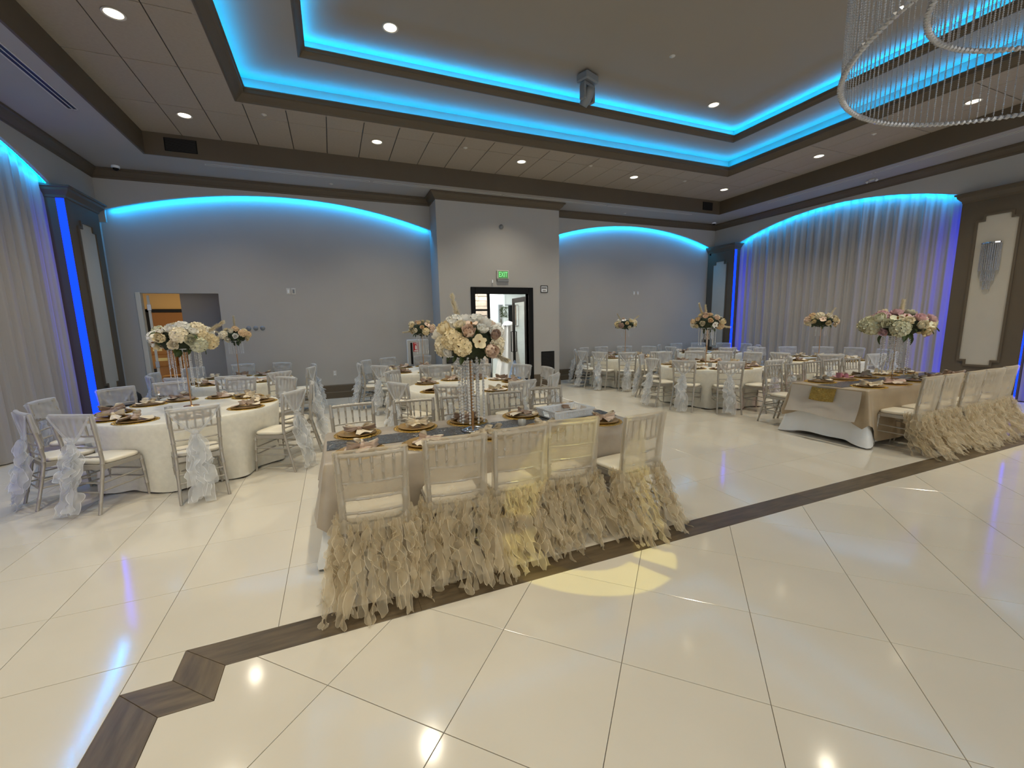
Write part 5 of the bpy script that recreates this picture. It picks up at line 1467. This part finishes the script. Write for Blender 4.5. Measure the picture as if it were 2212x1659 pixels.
def bouquet(x, y, z, rx, rz_, nb, nl, plumes, pal, label, seed):
    r = random.Random(seed)
    t = thing('flower_arrangement', label, 'flowers', (x, y, z), 0, 'silk flower arrangements')
    def core(u, v):
        a, b = 2*pi*u, pi*v; q = 1+0.08*sin(7*a+3*b)+0.06*sin(11*b+2*a)
        return (rx*0.74*sin(b)*cos(a)*q, rx*0.74*sin(b)*sin(a)*q, rz_*0.74*cos(b)*q-0.01)
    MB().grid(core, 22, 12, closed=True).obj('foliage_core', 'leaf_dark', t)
    k = 0; i = 0
    while k < nb and i < 400:
        i += 1
        zz = 1-1.45*(k+0.5)/nb; a = k*2.39996+seed; q = sqrt(max(0.0, 1-zz*zz))
        c = Vector((q*cos(a), q*sin(a), zz)); k += 1
        kind = r.choice(('rose', 'rose', 'rose', 'peony', 'hydrangea', 'hydrangea', 'orchid'))
        p = Vector((c.x*rx*r.uniform(0.80, 0.92), c.y*rx*r.uniform(0.80, 0.92), c.z*rz_*r.uniform(0.76, 0.9)))
        nrm = Vector((c.x/rx, c.y/rx, c.z/rz_+0.6)).normalized()
        o = link('blossom', r.choice(BLM[kind]), t, p); o.rotation_mode = 'QUATERNION'
        o.rotation_quaternion = nrm.to_track_quat('Z', 'Y') @ Matrix.Rotation(r.uniform(0, 6.28), 3, 'Z').to_quaternion()
        s = r.uniform(0.98, 1.35)*rx/0.27; o.scale = (s, s, s); setmat(o, r.choice(pal))
    for k in range(nl):
        a = r.uniform(0, 6.28); zz = r.uniform(-0.95, 0.5); q = sqrt(1-zz*zz); c = Vector((q*cos(a), q*sin(a), zz))
        p = Vector((c.x*rx*0.78, c.y*rx*0.78, c.z*rz_*0.82)); d = (c+Vector((0, 0, r.uniform(-0.5, 0.3)))).normalized()
        o = link('leaf', LEAF, t, p); o.rotation_mode = 'QUATERNION'; o.rotation_quaternion = d.to_track_quat('Y', 'Z') @ Matrix.Rotation(r.uniform(-0.8, 0.8), 3, 'Y').to_quaternion()
        s = r.uniform(0.7, 1.3)*rx/0.27; o.scale = (s, s, s)
    for (az, el, s) in plumes:
        d = Vector((cos(radians(az))*cos(radians(el)), sin(radians(az))*cos(radians(el)), sin(radians(el))))
        o = link('plume', PLUME, t, (d.x*rx*0.5, d.y*rx*0.5, d.z*rz_*0.5+0.02)); o.rotation_mode = 'QUATERNION'
        o.rotation_quaternion = d.to_track_quat('Z', 'Y'); o.scale = (s, s, s)
    return t
STRAND = {n: bead_string(n, 0.0085, 0.0185, 5).mesh('crystal_strand', 'crystal') for n in (12, 18, 22, 26, 29)}
STRAND_BIG = {n: bead_string(n, 0.012, 0.026, 6).mesh('crystal_strand', 'crystal') for n in (12, 16, 18, 20, 22)}
def stand(x, y, z, ztop, label, rodr, ringr, lens, big=False, base='disc'):
    t = thing('flower_stand', label, 'flower stand', (x, y, z), 0, 'crystal flower stands')
    if base == 'disc': MB().lathe([(0.0, 0.010), (0.012, 0.010), (0.014, 0.008), (0.078, 0.006), (0.080, 0.003), (0.080, 0.0), (0.0, 0.0)], 28).obj('base', 'rod', t)
    else: MB().lathe([(0.0, 0.030), (0.03, 0.030), (0.06, 0.022), (0.095, 0.012), (0.10, 0.006), (0.10, 0.0), (0.0, 0.0)], 28).obj('base', 'chrome', t)
    h = ztop-z
    MB().tube([(0, 0, 0.008), (0, 0, h)], rodr, 10).obj('pole', 'rod', t)
    rg = MB().torus(ringr, 0.005, 32, 6, (0, 0, h-0.01)); rg.torus(ringr*0.5, 0.004, 24, 5, (0, 0, h-0.01))
    for k in range(3):
        a = 2*pi*k/3; rg.tube([(0, 0, h-0.01), (ringr*cos(a), ringr*sin(a), h-0.01)], 0.004, 5)
    rg.obj('ring', 'chrome', t)
    for k, (n, rr) in enumerate(lens):
        a = 2*pi*k/len(lens)*(1.0 if rr > 0.7 else 1.0)
        link('crystal_strand', (STRAND_BIG if big else STRAND)[n], t, (ringr*rr*cos(a), ringr*rr*sin(a), h-0.015))
    return t
PAL1 = ['p_ivory', 'p_white', 'p_white', 'p_cream', 'p_blush', 'p_mauve', 'p_ivory']
PAL2 = ['p_ivory', 'p_white', 'p_green', 'p_ivory', 'p_cream', 'p_white']
PAL3 = ['p_ivory', 'p_cream', 'p_blush', 'p_peach', 'p_white', 'p_cream']
PAL4 = ['p_peach', 'p_cream', 'p_blush', 'p_ivory', 'p_cream']
PAL5 = ['p_pink', 'p_green', 'p_cream', 'p_ivory', 'p_pink', 'p_green']
VASES = {
 'A': (1.055, 3.36, 1.46, 0.27, 0.18, 34, 30, ((130, 62, 1.0), (-60, -32, 1.0)), PAL1, 'central head table', [(22, 1.0), (18, 0.55)]*9, 0.105, True),
 'C': (-1.65, 6.05, 1.50, 0.30, 0.17, 34, 22, ((-5, 18, 1.1),), PAL2, 'front-left round table', [(18, 1.0), (26, 0.6), (12, 1.0)]*6, 0.16, False),
 'D': (-1.63, 8.82, 1.49, 0.235, 0.13, 20, 16, ((85, 75, 0.9), (175, 12, 0.8), (190, -20, 0.8)), PAL3, 'back-left round table', [(12, 1.0)]*9, 0.11, False),
 'F': (1.70, 8.70, 1.54, 0.255, 0.16, 22, 16, ((185, -20, 0.9),), PAL4, 'table by the fire sign', [(22, 1.0)]*11, 0.12, False),
 'G': (6.86, 6.20, 1.545, 0.275, 0.17, 26, 20, ((150, 60, 1.0), (60, 58, 0.9), (-30, -25, 1.0)), PAL3, 'front-right round table', [(18, 1.0), (12, 0.6)]*8, 0.15, False),
 'H': (7.00, 8.90, 1.53, 0.245, 0.145, 20, 16, ((165, 45, 0.8), (-15, 25, 0.9)), PAL1, 'table right of the bay', [(12, 1.0)]*9, 0.10, False),
 'J': (9.82, 5.87, 1.515, 0.27, 0.145, 22, 14, ((-10, 35, 1.0), (170, -15, 1.0)), PAL4, 'table by right curtain', [(12, 1.0)]*7, 0.10, False),
 'I': (9.72, 8.76, 1.53, 0.25, 0.15, 18, 12, (), PAL3, 'far corner round table', [(18, 1.0), (12, 0.6)]*7, 0.13, False),
 'B': (7.44, 3.43, 1.455, 0.37, 0.165, 36, 22, ((20, 40, 1.25),), PAL5, 'right head table', [(22, 1.0), (16, 0.5)]*7, 0.15, True)}
for k, (x, y, z, rx, rz_, nb, nl, pl, pal, nm, lens, rr, big) in VASES.items():
    zb = ZTB+(0.0065 if k in 'AB' else 0.0055)
    desc = {'A': 'gold-stemmed stand with long clear crystal strands, ', 'B': 'slim stand hung with crystal strands, ', 'C': 'slim gold stand with bead strands, '}.get(k, 'slim gold stand with crystal strands, ')
    stand(x, y, zb, z-rz_*0.55, desc+nm, 0.012 if k == 'A' else 0.0075, rr, lens, big, 'dome' if k == 'A' else 'disc')
    fl = {'A': 'round white, cream and mauve bouquet over the ', 'B': 'wide pink and green bouquet over the ', 'C': 'wide ivory bouquet with one plume over the ', 'D': 'cream bouquet with three pampas plumes over the ',
          'F': 'peach bouquet over the ', 'G': 'cream bouquet with pampas plumes over the ', 'H': 'small cream bouquet over the ', 'J': 'peach bouquet with two plumes over the ', 'I': 'half-hidden cream bouquet over the '}[k]
    bouquet(x, y, z, rx, rz_, nb, nl, pl, pal, fl+nm, ord(k))
# ------------------------------------------------------------------ pattern light thrown on the floor by the second moving head (south of the camera)
def gobo(name, loc, target, power, size, col, r0, r1, gaps, phase):
    o = spot(name, loc, power, size, 0.05, col, 0.012, target)
    l = o.data; l.use_nodes = True; nt = l.node_tree; N = nt.nodes; L = nt.links
    em = N['Emission'] if 'Emission' in N else [n for n in N if n.type == 'EMISSION'][0]
    tc = N.new('ShaderNodeTexCoord'); sp = N.new('ShaderNodeSeparateXYZ'); L.new(tc.outputs['Normal'], sp.inputs[0])
    def mth(op, a, b=None):
        n = N.new('ShaderNodeMath'); n.operation = op
        for i, q in enumerate((a, b)):
            if q is None: continue
            if isinstance(q, (int, float)): n.inputs[i].default_value = q
            else: L.new(q, n.inputs[i])
        return n.outputs[0]
    dx, dy = mth('DIVIDE', sp.outputs[0], sp.outputs[2]), mth('DIVIDE', sp.outputs[1], sp.outputs[2])
    rr = mth('SQRT', mth('ADD', mth('MULTIPLY', dx, dx), mth('MULTIPLY', dy, dy)))
    ring = mth('MULTIPLY', mth('GREATER_THAN', rr, r0), mth('LESS_THAN', rr, r1))
    ang = mth('ARCTAN2', dy, dx)
    saw = mth('FRACT', mth('ADD', mth('MULTIPLY', ang, gaps/(2*pi)), phase))
    seg = mth('GREATER_THAN', saw, 0.09)
    L.new(mth('MULTIPLY', ring, seg), em.inputs['Strength'])
    return o
gobo('gobo_lamp', (3.2, -1.5, 5.2), (1.53, 2.58, 0.0), 560, 16, (1.0, 0.88, 0.16), 0.060, 0.096, 3, 0.24)
spot('pink_lamp', (6.2, -4.4, 5.2), 260, 5.5, 0.5, (1.0, 0.30, 0.48), 0.02, (6.80, 3.60, 0.75))
